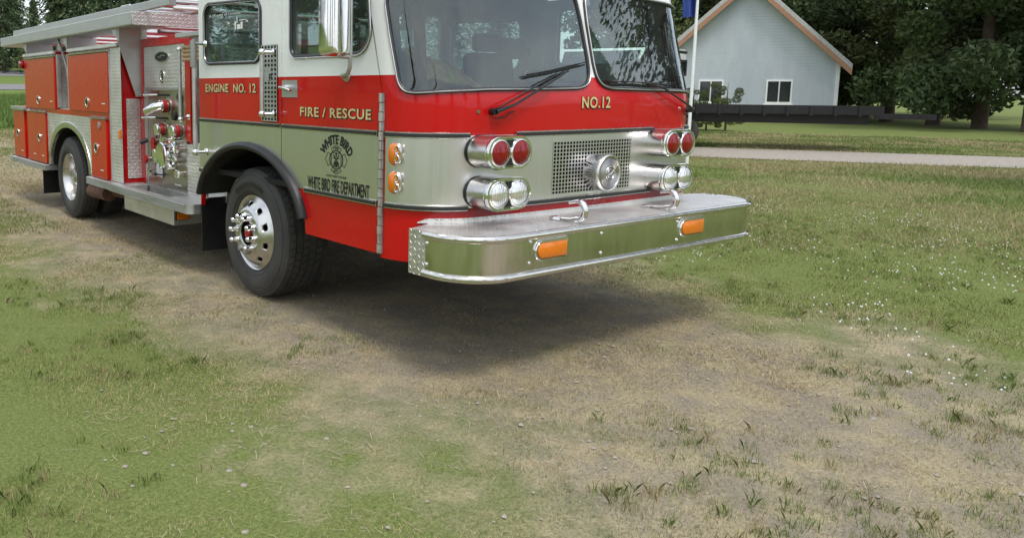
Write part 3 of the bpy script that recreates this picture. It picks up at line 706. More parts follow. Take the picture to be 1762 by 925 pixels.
for x in (.36,):
    for z in (.66, .775): m = M(); m.lathe([(.010, 0), (.010, .004), (.005, .008), (.0005, .009)], (x, BYF, z), (0, -1, 0), 12); P(m, 'bolt', 'chrome', bp)
for x in np.linspace(.15, 2.5, 9): m = M(); m.lathe([(.009, 0), (.008, .004), (.0005, .006)], (x, BYF+.028, .8205), (0, 0, 1), 10); P(m, 'bolt', 'chrome', bp)

for x0, x1, rl in ((.392, .655, True), (1.705, 1.968, False)):
    def slot(d, y):
        a, b, z0, z1 = x0+d, x1-d, .662+d, .776-d; r = (z1-z0)/2; c = (z0+z1)/2
        return [(a+r-r*math.sin(t), y, c-r*math.cos(t)) for t in np.linspace(0, math.pi, 13)]+[(b, y, z1), (b, y, z0)]
    def lf(m, rings, cap=True):
        n = len(rings[0]); m.add([p for r in rings for p in r], [(i*n+k, i*n+(k+1) % n, (i+1)*n+(k+1) % n, (i+1)*n+k) for i in range(len(rings)-1) for k in range(n)]+([tuple(range((len(rings)-1)*n, len(rings)*n))] if cap else []))
    m = M(); lf(m, [slot(0, BYF+.004), slot(0, BYF-.010), slot(.004, BYF-.015), slot(.012, BYF-.015), slot(.014, BYF-.010)]); tb = P(m, 'turn_signal', 'chrome', bp, angle=45)
    m = M(); lf(m, [slot(.015, BYF-.009), slot(.017, BYF-.018), slot(.025, BYF-.022)]); P(m, 'turn_signal_lens', 'amber_lens', tb, angle=50)
for hx in (.815, 1.685):
    m = M(); m.box(hx-.022, hx+.022, -.30, -.125, .8205, .828); m.box(hx-.03, hx+.03, -.16, -.135, .828, .842)
    path = [(hx, -.20, .832), (hx, -.27, .834), (hx, -.31, .845)]+[(hx, -.305-.052*math.sin(t), .893-.052*math.cos(t)) for t in np.linspace(.35, math.pi*1.08, 13)]+[(hx, -.265, .936), (hx, -.245, .930)]
    m.tube(path, .016, 12, rads=[.013, .018, .019]+[.0185]*9+[.017, .015, .013, .011, .009, .006]); P(m, 'tow_hook', 'chrome', bp, angle=60)
# mirrors
def mirror(fn, chrome):
    m = M(); m.tube([fn(.77, 1.632, .004), fn(.74, 1.634, .06), fn(.66, 1.634, .105), fn(.60, 1.645, .118), fn(.578, 1.68, .12), fn(.575, 1.75, .12), fn(.577, 2.40, .12), fn(.60, 2.45, .10), fn(.70, 2.46, -.02)], .0135, 10)
    m.lathe([(0, 0), (.035, 0), (.03, .008), (0, .01)], fn(.77, 1.632, .002), Vector(fn(0, 0, 1))-Vector(fn(0, 0, 0)), 16)
    m.tube([fn(.577, 1.735, .12), fn(.57, 1.735, .20)], .011, 8); m.tube([fn(.577, 2.25, .12), fn(.57, 2.25, .20)], .011, 8); a = P(m, 'mirror_arm', 'dull_aluminium' if chrome else 'black_plastic', angle=60)
    m = M(); o = rrect(.145, .330, 1.735, 2.30, .04)
    prof = [(1, 1, 0), (1, 1, .022)]+[(math.cos(t)**.55, 1-.06*math.sin(t), .022+.068*math.sin(t)) for t in np.linspace(.05, 1.5, 26)]; n = len(o)
    m.add([fn(.585-h, 2.014+(b-2.014)*kz, .24+(a_-.24)*kx) for kx, kz, h in prof for a_, b in o], [(i*n+k, i*n+(k+1) % n, (i+1)*n+(k+1) % n, (i+1)*n+k) for i in range(len(prof)-1) for k in range(n)]+[tuple(range((len(prof)-1)*n, len(prof)*n))])
    P(m, 'mirror_head', 'chrome' if chrome else 'black_plastic', a, angle=80)
    m = M(); m.prism([offset(o, -.006)], .586, .592, lambda p, q, h: fn(h, q, p)); P(m, 'mirror_glass', 'chrome', a)
mirror(near, True)
m = M()
def farm(a, b, h): return far(a, b, h)
m.tube([far(.36, 1.80, -.02), far(.33, 1.845, .03), far(.32, 1.84, .14)], .012, 8); fa = P(m, 'mirror_arm', 'black_plastic')
m = M(); m.prism([rrect(.0, .115, 1.665, 1.785, .012), rrect(.015, .10, 1.68, 1.77, .006)[::-1]], .29, .34, lambda p, q, h: far(h, q, p)); m.box(WID+.012, WID+.103, .30, .33, 1.72, 1.73); P(m, 'mirror_head', 'black_plastic', fa, bevel=.004)
m = M(); m.box(WID+.014, WID+.101, .312, .318, 1.679, 1.771); P(m, 'mirror_glass', 'chrome', fa)

# ---- wheels
TR = .487
def cut(obj, cutters):
    q = obj.modifiers.new('b', 'BOOLEAN'); q.operation = 'DIFFERENCE'; q.solver = 'EXACT'; q.object = cutters
    dg = bpy.context.evaluated_depsgraph_get(); me = bpy.data.meshes.new_from_object(obj.evaluated_get(dg)); obj.modifiers.clear(); old = obj.data; obj.data = me
    bpy.data.objects.remove(cutters)
def tyre(m, xo, ax, yc, zc, w=.27, nr=4):
    # profile: (radius, offset inwards)
    prof = [(.283, .035), (.295, .018), (.325, .004), (.365, -.003), (.405, .002), (.440, .014), (.462, .028), (.474, .040), (.478, .05), (.479, w/2), (.478, w-.05), (.462, w-.028), (.405, w-.002), (.325, w-.004), (.283, w-.035)]
    prof = [(r*TR/.487, h) for r, h in prof]
    m.lathe(prof, (xo, yc, zc), ax, 96)
    for r in (.318, .432): m.tube([(xo+ax[0]*(.006 if r < .4 else .010), yc+r*math.cos(t), zc+r*math.sin(t)) for t in np.linspace(0, 2*math.pi, 65)[:-1]], .003, 5, closed=True)
    # tread blocks
    nb = 54; g = (w-.068+.008)/nr; ribs = [(.034+g*i, .034+g*i+g-.012) for i in range(nr)]
    for ri, (a, b) in enumerate(ribs):
        for k in range(nb):
            t0 = 2*math.pi*(k+.07+.5*(ri % 2))/nb; t1 = 2*math.pi*(k+.93+.5*(ri % 2))/nb; tm = (t0+t1)/2; sk = .12*2*math.pi/nb*(1 if ri % 2 else -1)
            v = []
            for t, rr in ((t0, .470), (tm, .470), (t1, .470), (t0, TR), (tm, TR), (t1, TR)):
                for h, s in ((a, -1), (b, 1)):
                    r2 = rr-(.010 if ((ri == 0 and s < 0) or (ri == nr-1 and s > 0)) else 0)
                    v.append((xo+ax[0]*h, yc+r2*math.cos(t+sk*s), zc+r2*math.sin(t+sk*s)))
            m.add(v, [(6, 7, 9, 8), (8, 9, 11, 10), (0, 6, 8, 2), (2, 8, 10, 4), (1, 3, 9, 7), (3, 5, 11, 9), (0, 1, 7, 6), (4, 10, 11, 5)])
def wheel(xo, sg, yc, dual):
    ax = (sg, 0, 0); zc = TR+.004
    if not dual:
        prof = [(.283, .034), (.286, .026), (.281, .020), (.272, .026), (.264, .040), (.256, .036), (.238, .010), (.196, -.030), (.180, -.042), (.166, -.046), (.100, -.046), (.092, -.040), (.092, .05)]
        m = M(); m.lathe(prof, (xo, yc, zc), ax, 80); w = P(m, 'wheel', 'polished_aluminium', angle=40)
        cm = M()
        for k in range(10):
            t = 2*math.pi*(k+.5)/10; c = Vector((xo, yc+.219*math.cos(t), zc+.219*math.sin(t))); n = Vector((-sg*.64, .77*math.cos(t), .77*math.sin(t)))
            u = Vector((0, -math.sin(t), math.cos(t))); vv = n.cross(u); N = 20
            for_ = [c-n*.05, c+n*.06]
            v = [q+u*.026*math.cos(2*math.pi*i/N)+vv*.017*math.sin(2*math.pi*i/N) for q in for_ for i in range(N)]
            cm.add(v, [(i, (i+1) % N, N+(i+1) % N, N+i) for i in range(N)]+[tuple(range(N))[::-1], tuple(range(N, 2*N))])
        cutter = cm.build('cutter', 'black_hole'); 
        # thicken the disc so the hand holes have real edges
        sm = w.modifiers.new('s', 'SOLIDIFY'); sm.thickness = .008; sm.offset = -1
        dg = bpy.context.evaluated_depsgraph_get(); me = bpy.data.meshes.new_from_object(w.evaluated_get(dg)); w.modifiers.clear(); w.data = me
        cut(w, cutter)
        m = M(); m.lathe([(.262, .05), (.262, .16), (.001, .17)], (xo, yc, zc), ax, 40); m.lathe([(.091, .0), (.091, .05), (.07, .06), (.001, .06)], (xo, yc, zc), ax, 32); P(m, 'brake_drum', 'undercarriage', w)
        m = M(); m.lathe([(.085, .055), (.075, .0), (.070, -.012), (.055, -.018), (.045, -.03), (.001, -.03)], (xo, yc, zc), ax, 32); P(m, 'hub', 'black_plastic', w, angle=40)
        m = M(); m.lathe([(.038, -.028), (.036, -.040), (.028, -.046), (.001, -.048)], (xo, yc, zc), ax, 24); P(m, 'hub_cap', 'bright_red', w, angle=50)
        for k in range(10):
            t = 2*math.pi*(k+.25)/10; c = (xo, yc+.133*math.cos(t), zc+.133*math.sin(t)); m = M()
            long = not (k in (7, 8))
            L = .075 if long else .03
            m.lathe([(.026, .046), (.026, .050), (.0245, .058), (.0205, .062)]+([(.0195, .046+L*.75), (.017, .046+L*.93), (.010, .046+L), (.0005, .046+L+.002)] if long else [(.0185, .076), (.0005, .078)]), c, (-sg, 0, 0), 18); P(m, 'lug_nut', 'chrome' if long else 'grey_metal', w, angle=50)
    else:
        prof = [(.283, .034), (.286, .026), (.280, .020), (.270, .028), (.262, .05), (.250, .075), (.243, .12), (.236, .155), (.21, .165), (.15, .160), (.115, .150), (.10, .150)]
        m = M(); m.lathe(prof, (xo, yc, zc), ax, 80); w = P(m, 'wheel', 'polished_aluminium', angle=45, solid=.003)
        m = M(); m.lathe([(.105, .152), (.10, .11), (.088, .10), (.080, .075), (.055, .065), (.001, .064)], (xo, yc, zc), ax, 36); P(m, 'hub', 'polished_aluminium', w, angle=40)
        for k in range(10):
            t = 2*math.pi*(k+.25)/10; m = M(); m.lathe([(.020, -.158), (.020, -.145), (.015, -.138), (.0005, -.134)], (xo, yc+.150*math.cos(t), zc+.150*math.sin(t)), (-sg, 0, 0), 14); P(m, 'lug_nut', 'chrome', w, angle=50)
    m = M(); tyre(m, xo, ax, yc, zc, .27 if dual else .41, 4 if dual else 6)
    P(m, 'tyre', 'tyre_rubber', w, angle=32)
    if sg > 0:
        m = M()
        for body, a0, a1 in (('GOODYEAR', -40 if not dual else 196, 30 if not dual else 250),):
            arc_text(m, body, .348, .034, (0, 0), a0, a1, lambda a, b: (xo-.0065, yc-a, zc+b), .02)
        P(m, 'tyre_lettering', 'black_rubber', w, angle=5)
    if dual:
        m = M(); tyre(m, xo+sg*.32, ax, yc, zc); m.lathe([(.283, .03), (.25, .06), (.24, .2), (.283, .235)], (xo+sg*.32, yc, zc), ax, 32); P(m, 'tyre', 'tyre_rubber', w, angle=32)
FY, RY = 2.03, 6.53
wheel(.050, 1, FY, False); wheel(WID-.050, -1, FY, False); wheel(.055, 1, RY, True); wheel(WID-.055, -1, RY, True)
m = M(); m.cyl((.3, FY, TR), (WID-.3, FY, TR), .06); m.cyl((.3, RY, TR), (WID-.3, RY, TR), .09); m.lathe([(.0, -.22), (.14, -.18), (.21, 0), (.14, .18), (0, .22)], (MID, RY, TR), (1, 0, 0), 24); P(m, 'axle', 'undercarriage')
def flap(x0, x1, y, z0, z1): 
    m = M(); m.box(x0, x1, y, y+.012, z0, z1); P(m, 'mud_flap', 'black_rubber')
flap(.03, .44, 2.83, .215, .66); flap(WID-.44, WID-.03, 2.83, .215, .66); flap(-.0, .62, 7.42, .20, .56); flap(WID-.62, WID, 7.42, .20, .56)

# ---- running boards
def edge_board(y0, y1, z0, z1, xo, xi):
    m = M(); m.box(xo, xi, y0, y1, z0, z1); b = P(m, 'running_board', 'dull_aluminium', bevel=.006); m = M()
    for k in range(4):
        z = z0+(z1-z0)*(k+.5)/4; m.box(xo-.008, xo-.0005, y0+.002, y1-.002, z-.0065, z+.0065)
    P(m, 'tread_rib', 'dull_aluminium', b, bevel=.002); return b
def board(sx):
    X = (lambda x: x) if sx > 0 else (lambda x: WID-x)
    def bx(m, x0, x1, *r): m.box(min(X(x0), X(x1)), max(X(x0), X(x1)), *r)
    for y0, y1, z0, z1, xo, xi in ((4.735, 5.53, .520, .600, -.045, .2), (7.17, 8.86, .520, .595, -.045, .3)):
        m = M(); bx(m, xo, xi, y0, y1, z0, z1); b = P(m, 'running_board', 'dull_aluminium', bevel=.005); m = M()
        for k in range(4):
            z = z0+(z1-z0)*(k+.5)/4; bx(m, xo-.009, xo-.0005, y0+.002, y1-.002, z-.0065, z+.0065)
        P(m, 'tread_rib', 'dull_aluminium', b, bevel=.002)
    # pump step with a sunken well
    def fnz(a, b, h): return (X(a), b, h)
    out_ = roundpoly([(-.075, 2.87), (.30, 2.87), (.30, 4.728), (-.075, 4.728)], [.06, .005, .005, .005])
    well = rrect(.005, .205, 3.42, 4.40, .03)
    m = M(); m.prism([out_, well[::-1]], .525, .604, fnz); b = P(m, 'running_board', 'dull_aluminium', bevel=.004)
    m = M(); m.prism([well], .50, .515, fnz)
    v = [fnz(a, c, h) for h in (.51, .600) for a, c in offset(well, .001)]; n = len(well); m.add(v, [(i, (i+1) % n, n+(i+1) % n, n+i) for i in range(n)])
    P(m, 'step_well', 'panel_steel', b, solid=.002)
    m = M()
    for k in range(4):
        z = .525+.079*(k+.5)/4; bx(m, -.084, -.0755, 2.93, 4.726, z-.0065, z+.0065)
    P(m, 'tread_rib', 'dull_aluminium', b, bevel=.002)
    m = M(); bx(m, .02, .52, 3.385, 4.58, .352, .515); q = P(m, 'step_box', 'diamond_plate', bevel=.006)
    m = M(); bx(m, .035, .17, 3.362, 3.384, .40, .475); l = P(m, 'marker_bezel', 'black_plastic', q); m = M(); bx(m, .043, .162, 3.350, 3.3615, .405, .470); P(m, 'marker_lens', 'amber_lens', q, bevel=.004)
board(1); board(-1)
m = M(); m.cyl((.18, 5.45, .40), (.18, 6.0, .38), .085, 20); m.cyl((.30, 4.9, .42), (.25, 5.45, .41), .05, 14); P(m, 'exhaust_pipe', 'rust', angle=50)

# ---- pump panel
px = .25
def side_x(x): return lambda a, b, h: (x-h, a, b)
m = M(); m.box(px+.02, WID-px-.02, 3.47, 4.60, .60, 2.03); pm = P(m, 'pump_module', 'red_paint')
m = M(); f = side_x(px); m.prism([[(3.46, 1.08), (3.575, 1.08), (3.575, 1.955), (4.548, 1.955), (4.552, .606), (4.650, .606), (4.650, 2.035), (3.46, 2.035)]], -.02, .012, f); P(m, 'panel_surround', 'red_paint', pm, bevel=.004)
m = M(); m.prism([[(3.577, 1.553), (4.545, 1.553), (4.545, 1.953), (3.577, 1.953)]], -.015, .004, f); pu = P(m, 'upper_pump_panel', 'diamond_plate')
m = M(); m.prism([[(3.577, .606), (4.555, .606), (4.553, 1.551), (3.577, 1.551)]], -.015, .002, f); pl = P(m, 'pump_panel', 'panel_steel')
m = M(); m.prism([[(3.58, 1.535), (4.54, 1.535), (4.54, 1.565), (3.58, 1.565)]], .002, .012, f); m.prism([[(4.48, .61), (4.545, .61), (4.545, 1.535), (4.48, 1.535)]], .002, .010, f); P(m, 'panel_trim', 'dull_aluminium', pl, bevel=.002)
m = M(); m.prism([[(2.80, .606), (3.574, .606), (3.574, 1.055), (2.80, 1.055)]], -.02, .0, f); m.box(px+.002, .9, 2.80, 3.44, 1.055, 1.075); P(m, 'lower_side_plate', 'diamond_plate')
m = M(); m.box(.30, WID-.30, 3.30, 3.33, 1.08, 1.94); P(m, 'bulkhead', 'diamond_plate')
m = M(); m.box(.30, 1.25, 3.285, 3.33, 1.942, 2.05); m.box(.30, 1.25, 3.275, 3.335, 2.051, 2.07); m.box(.06, .20, 2.82, 3.37, 1.985, 2.02); P(m, 'bulkhead_lip', 'dull_aluminium', bevel=.004)
m = M(); m.box(.258, .60, 3.452, 3.466, 1.08, 2.0); P(m, 'recess_post', 'dull_aluminium'); m = M(); m.box(.20, .26, 2.80, 2.97, 1.08, 1.90); P(m, 'recess_plate', 'diamond_plate')
m = M(); m.box(.195, .255, 2.98, 3.04, 1.077, 1.86); P(m, 'recess_post', 'dull_aluminium', bevel=.01)
m = M()
for k in range(4): m.tube([(.12, 2.84, 1.80+.035*k), (.12, 3.34, 1.80+.035*k)], .017, 8)
P(m, 'folded_hose', 'hose_tan')
# badge and latch on the upper pump panel
def oval(m, c, ra, rb, h0, h1, n=32, mi=0): m.prism([[(c[0]+ra*math.cos(t), c[1]+rb*math.sin(t)) for t in np.linspace(0, 2*math.pi, n+1)[:-1]]], h0, h1, f, mi)
m = M(); oval(m, (4.09, 1.852), .165, .052, .005, .012); bdg = P(m, 'maker_badge', 'polished_aluminium', pu)
m = M(); oval(m, (4.09, 1.852), .148, .042, .0125, .014); P(m, 'badge_field', 'black_vinyl', bdg)
m = M(); put_text(m, 'PUMPER', .20, .026, lambda u, v, h: f(4.19-u, 1.840+v, .0152), .01) if False else m.prism([[(4.17, 1.845), (4.10, 1.845), (4.09, 1.858), (4.00, 1.858), (4.0, 1.866), (4.10, 1.866), (4.11, 1.853), (4.17, 1.853)]], .0142, .0155, f); P(m, 'badge_mark', 'grey_metal', bdg)
def latch(c, fn, par, r=.042, rb=.055):
    m = M(); n = 28; o = [(c[0]+r*math.cos(t), c[1]+rb*math.sin(t)) for t in np.linspace(0, 2*math.pi, n+1)[:-1]]; i = [(c[0]+(x-c[0])*.72, c[1]+(y-c[1])*.72) for x, y in o]
    m.prism([o, i[::-1]], .0, .010, fn); l = P(m, 'latch', 'chrome', par, bevel=.002)
    m = M(); m.prism([i], -.001, .0015, fn); P(m, 'latch_cup', 'panel_steel', l)
    m = M(); m.prism([[(c[0]-r*.12, c[1]-rb*.6), (c[0]+r*.16, c[1]-rb*.5), (c[0]+r*.30, c[1]+rb*.3), (c[0]-r*.1, c[1]+rb*.6)]], .002, .010, fn); P(m, 'latch_paddle', 'black_plastic', l)
latch((4.09, 1.668), f, pu, .055, .062)
# valves
def outlet(y, z, L=.12, capr=.055, hand=True):
    m = M(); ax = (-1, 0, 0); c = (px, y, z)
    m.lathe([(.075, .0), (.075, .010), (.05, .016), (.05, .03)], c, ax, 28); o = P(m, 'discharge_outlet', 'panel_steel', pl, angle=45)
    m = M(); m.lathe([(.048, .02), (.056, .024), (.058, .055), (.054, .06), (.048, .062)], c, ax, 24); P(m, 'red_collar', 'bright_red', o, angle=45)
    m = M(); m.lathe([(.046, .055), (.046, .068), (.056, .072), (.057, .094), (.050, .102), (.03, .104), (.001, .105)], c, ax, 24); m.box(px-.098, px-.08, y-.065, y+.065, z-.012, z+.012); P(m, 'cap', 'chrome', o, angle=40, bevel=.002)
outlet(4.06, 1.168); outlet(3.70, 1.165); outlet(4.12, .925)
m = M(); c = (px, 3.98, 1.388); m.lathe([(.08, 0), (.08, .01), (.05, .015), (.05, .03)], c, (-1, 0, 0), 28); eo = P(m, 'deck_outlet', 'panel_steel', pl, angle=45)
m = M(); m.lathe([(.048, .02), (.06, .025), (.061, .06), (.05, .066)], c, (-1, 0, 0), 24); P(m, 'red_collar', 'bright_red', eo, angle=45)
m = M(); m.tube([(px-.05, 3.98, 1.388), (px-.09, 3.985, 1.388), (px-.12, 4.01, 1.38), (px-.145, 4.07, 1.355), (px-.155, 4.12, 1.335)], .045, 18, rads=[.046, .047, .046, .044, .043]); m.lathe([(.047, .066), (.058, .068), (.058, .084), (.047, .086)], c, (-1, 0, 0), 24); P(m, 'elbow', 'chrome', eo, angle=50)
c = (px, 3.88, .935)
m = M(); m.lathe([(.145, 0), (.145, .02), (.125, .03), (.125, .04)], c, (-1, 0, 0), 40); it = P(m, 'intake', 'panel_steel', pl, angle=45)
m = M(); m.lathe([(.128, .025), (.128, .04), (.120, .045), (.120, .085), (.126, .09), (.126, .125), (.116, .134), (.108, .131), (.001, .129)], c, (-1, 0, 0), 44)
for k in range(3):
    t = rad(95+120*k); m.box(px-.125, px-.06, c[1]-.014, c[1]+.014, c[2]+.11, c[2]+.20) if k == 0 else m.add([(px-.125+.065*i, c[1]+math.cos(t)*r+math.sin(t)*w, c[2]+math.sin(t)*r-math.cos(t)*w) for i in (0, 1) for r in (.11, .19) for w in (-.012, .012)], [(0, 1, 3, 2), (4, 6, 7, 5), (0, 4, 5, 1), (2, 3, 7, 6), (0, 2, 6, 4), (1, 5, 7, 3)])
P(m, 'intake_cap', 'chrome', it, angle=40)
def small_valve(y, z, redk=True):
    m = M(); m.cyl((px, y, z), (px-.05, y, z), .028, 16); o = P(m, 'drain_valve', 'panel_steel', pl, angle=45)
    m = M(); m.lathe([(.022, .05), (.042, .055), (.042, .075), (.02, .08), (.001, .081)], (px, y, z), (-1, 0, 0), 8); P(m, 'valve_knob', 'bright_red' if redk else 'chrome', o, angle=30)
small_valve(4.20, 1.045); small_valve(3.90, 1.05); small_valve(4.32, .735, False)
m = M()
for y, z in ((4.05, 1.06), (3.74, 1.07), (4.02, 1.0)): m.cyl((px, y, z), (px-.055, y, z), .03, 14)
P(m, 'plug', 'chrome', pl, angle=40)
for y, z in ((4.20, .99), (3.72, .90), (3.66, .78), (4.40, .86), (3.68, 1.0)): small_valve(y, z, y > 4)
for y, z in ((3.70, 1.47), (3.82, 1.30)):
    m = M(); m.lathe([(.001, .004), (.038, .004), (.042, .012), (.042, .022), (.036, .024), (.001, .022)], (px, y, z), (-1, 0, 0), 24); P(m, 'gauge', 'black_plastic', pl, angle=40)
for y0, y1, z in ((4.28, 3.93, 1.492), (4.30, 3.97, 1.272), (3.80, 3.62, 1.275)): m = M(); m.prism([rrect(min(y0, y1), max(y0, y1), z-.011, z+.011, .01)], .002, .005, f); P(m, 'slot_plate', 'black_vinyl', pl)
for y, z0, z1 in ((4.28, .82, 1.02), (4.27, 1.02, 1.10), (4.12, 1.03, 1.09)): m = M(); m.prism([rrect(y-.012, y+.012, z0, z1, .01)], .002, .005, f); P(m, 'slot_plate', 'black_vinyl', pl)
for (y, z, w, h) in ((4.02, 1.465, .06, .012), (4.06, 1.245, .06, .012), (4.12, 1.10, .05, .01), (3.76, 1.115, .05, .03), (3.72, 1.12, .05, .03), (4.26, .79, .06, .012), (3.66, 1.42, .05, .14), (3.66, 1.32, .05, .06)):
    m = M(); m.prism([[(y-w/2, z-h/2), (y+w/2, z-h/2), (y+w/2, z+h/2), (y-w/2, z+h/2)]], .002, .004, f); P(m, 'name_plate', 'black_vinyl', pl)
pass
for y, z in ((4.28, 1.492), (4.33, 1.272)):
    m = M(); m.tube([(px, y-.05, z), (px-.05, y, z), (px-.09, y+.08, z-.004)], .010, 8); P(m, 'pull_handle', 'chrome', pl)
m = M(); m.tube([(px-.03, 4.42, 1.05), (px-.10, 4.45, 1.02)], .022, 10); P(m, 'knob', 'black_plastic', pl, angle=60)
m = M(); m.prism([[(4.13, .70), (4.28, .70), (4.28, .81), (4.13, .81)]], .003, .005, f); P(m, 'instruction_card', 'paper', pl)
m = M(); m.prism([[(4.095, .70), (4.13, .70), (4.13, .80), (4.095, .80)]], .003, .005, f); m.tube([(px-.02, 4.02, .735), (px-.05, 4.18, .725)], .007, 6); m.lathe([(.0, 0), (.018, .01), (.018, .025), (0, .035)], (px-.05, 4.19, .71), (0, 0, 1), 12); P(m, 'drain_lever', 'black_plastic', pl)
m = M(); m.prism([[(3.70, .655), (3.85, .655), (3.85, .667), (3.70, .667)]], .0025, .004, f); P(m, 'label_strip', 'paper', pl)
grab([(.12, 3.415, 1.27), (.12, 3.415, 1.90)], .0165, [((.12, 3.415, 1.89), (.236, 3.50, 1.905)), ((.12, 3.415, 1.285), (.236, 3.50, 1.30))])

# ---- rear body
body = M(); body.box(.02, WID-.02, 4.67, 5.50, .60, 1.30); body.box(.02, WID-.02, 7.20, 8.86, .60, 1.30); body.box(.75, WID-.75, 5.5, 7.2, .60, 1.30); body.box(.02, WID-.02, 5.5, 7.2, 1.24, 1.30)
body.box(.02, .62, 4.67, 6.235, 1.30, 1.98); body.box(.02, .62, 6.735, 8.18, 1.30, 1.98); body.box(WID-.62, WID-.02, 4.67, 8.18, 1.30, 1.98); body.box(.25, .62, 6.235, 6.735, 1.3, 1.98); body.box(.62, WID-.62, 4.67, 8.2, 1.30, 1.75)
body.box(.021, .255, 4.655, 4.67, .604, 1.955); body.box(WID-.255, WID-.021, 4.655, 4.67, .604, 1.955)
rb = P(body, 'rear_body', 'red_paint', bevel=.004)
n0 = side_x(.02)
def nside(a, b, h): return (.02-h, a, b)
def fside(a, b, h): return (WID-.02+h, a, b)
for fn in (nside, fside):
    m = M(); m.prism([[(4.87, 1.236), (8.13, 1.256), (8.13, 1.302), (4.87, 1.302)]], .0005, .006, fn); P(m, 'body_rail', 'orange_red_paint', rb)
    arch_in = ell(*RAR, RAR[0]-RAR[2]+.001, RAR[0]+RAR[2]-.001, 40)
    # arch_in runs from front (small y) over the top to the rear
    m = M(); m.prism([arch_in+[(7.185, .60), (7.185, 1.254), (5.475, 1.244), (5.475, .60)]], -.02, .004, fn); fp = P(m, 'fender_panel', 'diamond_plate', rb)
    m = M(); v = []
    for a, b in arch_in:
        d = Vector(((a-RAR[0])/RAR[2]**2, (b-RAR[1])/RAR[3]**2)).normalized()
        for o, h in ((-.075, -.03), (-.072, .012), (-.02, .016), (.004, .010), (.006, .003)): v.append(fn(a+d.x*o, b+d.y*o, h))
    m.add(v, [(i*5+j, i*5+5+j, i*5+6+j, i*5+1+j) for i in range(len(arch_in)-1) for j in range(4)]); P(m, 'arch_trim', 'polished_aluminium', fp, angle=50)
    m = M(); v = []
    for a, b in arch_in:
        c = Vector((a-RAR[0], b-RAR[1]))*.92; v += [fn(RAR[0]+c.x, RAR[1]+c.y, -.01), fn(RAR[0]+c.x, RAR[1]+c.y, -.72)]
    m.add(v, [(i*2, i*2+2, i*2+3, i*2+1) for i in range(len(arch_in)-1)]); P(m, 'wheel_well', 'undercarriage', rb, solid=.004, angle=70)
    # doors: (y0,y1,z0,z1, latch)
    for y0, y1, z0, z1, lt in ((4.885, 6.20, 1.305, 1.915, (5.55, 1.40)), (6.755, 8.10, 1.30, 1.918, (7.48, 1.40)), (4.985, 5.468, .606, 1.225, (5.30, .92)), (7.205, 7.585, .606, 1.238, (7.50, .92)), (7.592, 8.06, .606, 1.242, None), (8.23, 8.80, .606, 1.235, (8.58, .93))):
        m = M(); m.prism([rrect(y0, y1, z0, z1, .012, 3)], .001, .026, fn); d = P(m, 'compartment_door', 'orange_red_paint', rb, bevel=.004)
        if lt: latch((lt[0], lt[1]), (lambda q: (lambda a, b, h: q(a, b, h+.026)))(fn), d, .058, .058)
        m = M(); m.prism([[(y0+.10, z0+.085), (y0+.20, z0+.085), (y0+.20, z0+.095), (y0+.10, z0+.095)]], .0265, .028, fn); P(m, 'label_strip', 'paper', d)
    for y0, y1, z in ((4.875, 6.215, 1.922), (6.745, 8.12, 1.925), (4.975, 5.49, 1.232), (7.19, 8.08, 1.247), (8.2, 8.84, 1.245)):
        m = M(); m.prism([[(z, .002), (z, .034), (z+.012, .036), (z+.030, .002)]], y0, y1, lambda a, b, h, fn=fn: fn(h, a, b)); P(m, 'drip_rail', 'polished_aluminium', rb)
    for y0, y1 in ((4.635, 6.22), (6.745, 8.16)):
        m = M(); m.prism([[(1.955, .002), (1.962, .030), (1.995, .030), (2.0, .0), (2.0, -.6), (1.985, -.6), (1.985, .002)]], y0, y1, lambda a, b, h, fn=fn: fn(h, a, b)); P(m, 'top_trim', 'diamond_plate', rb)
    m = M(); m.prism([[(4.578, .612), (4.865, .612), (4.865, 1.95), (4.578, 1.95)]], .0005, .006, fn); P(m, 'corner_plate', 'diamond_plate', rb)
    m = M(); m.prism([[(5.47, .61), (5.49, .61), (5.49, 1.22), (5.47, 1.22)]], .001, .018, fn); m.prism([[(4.868, .61), (4.884, .61), (4.884, 1.92), (4.868, 1.92)]], .001, .018, fn); P(m, 'edge_trim', 'dull_aluminium', rb)
    m = M(); m.prism([[(8.15, 1.26), (8.86, 1.26), (8.86, 1.30), (8.15, 1.30)]], .0, .05, fn); m.box(.0, WID, 8.865, 8.95, .50, .60); P(m, 'tail_board', 'dull_aluminium', rb)
    m = M(); m.prism([[(4.585, 1.05), (4.625, 1.05), (4.625, 1.145), (4.585, 1.145)]], .006, .03, fn); P(m, 'marker_lens', 'amber_lens', rb, bevel=.008)
    m = M(); m.lathe([(.04, .024), (.04, .034), (.025, .038), (.001, .038)], fn(5.18, 1.165, 0), Vector(fn(0, 0, 1))-Vector(fn(0, 0, 0)), 20); P(m, 'filler_cap', 'grey_metal', rb)
    for y0, y1, z0, z1, h in ((6.24, 6.30, 1.32, 1.94, 0), (6.67, 6.73, 1.32, 1.94, 0)):
        m = M(); m.prism([[(y0, z0), (y1, z0), (y1, z1), (y0, z1)]], -.03, .004, fn); P(m, 'recess_post', 'dull_aluminium', rb)
m = M(); m.box(.235, .25, 6.30, 6.67, 1.31, 1.95); m.box(.03, .25, 6.30, 6.67, 1.30, 1.315); m.box(.022, .245, 6.725, 6.733, 1.316, 1.95); P(m, 'recess_plate', 'diamond_plate', rb)
m = M(); m.cyl((.14, 6.40, 1.38), (.14, 6.40, 1.50), .035); m.tube([(.14, 6.40, 1.5), (.15, 6.42, 1.58), (.2, 6.45, 1.62)], .02, 8); m.box(.10, .2, 6.33, 6.38, 1.32, 1.42); P(m, 'hose_coupling', 'chrome', rb)
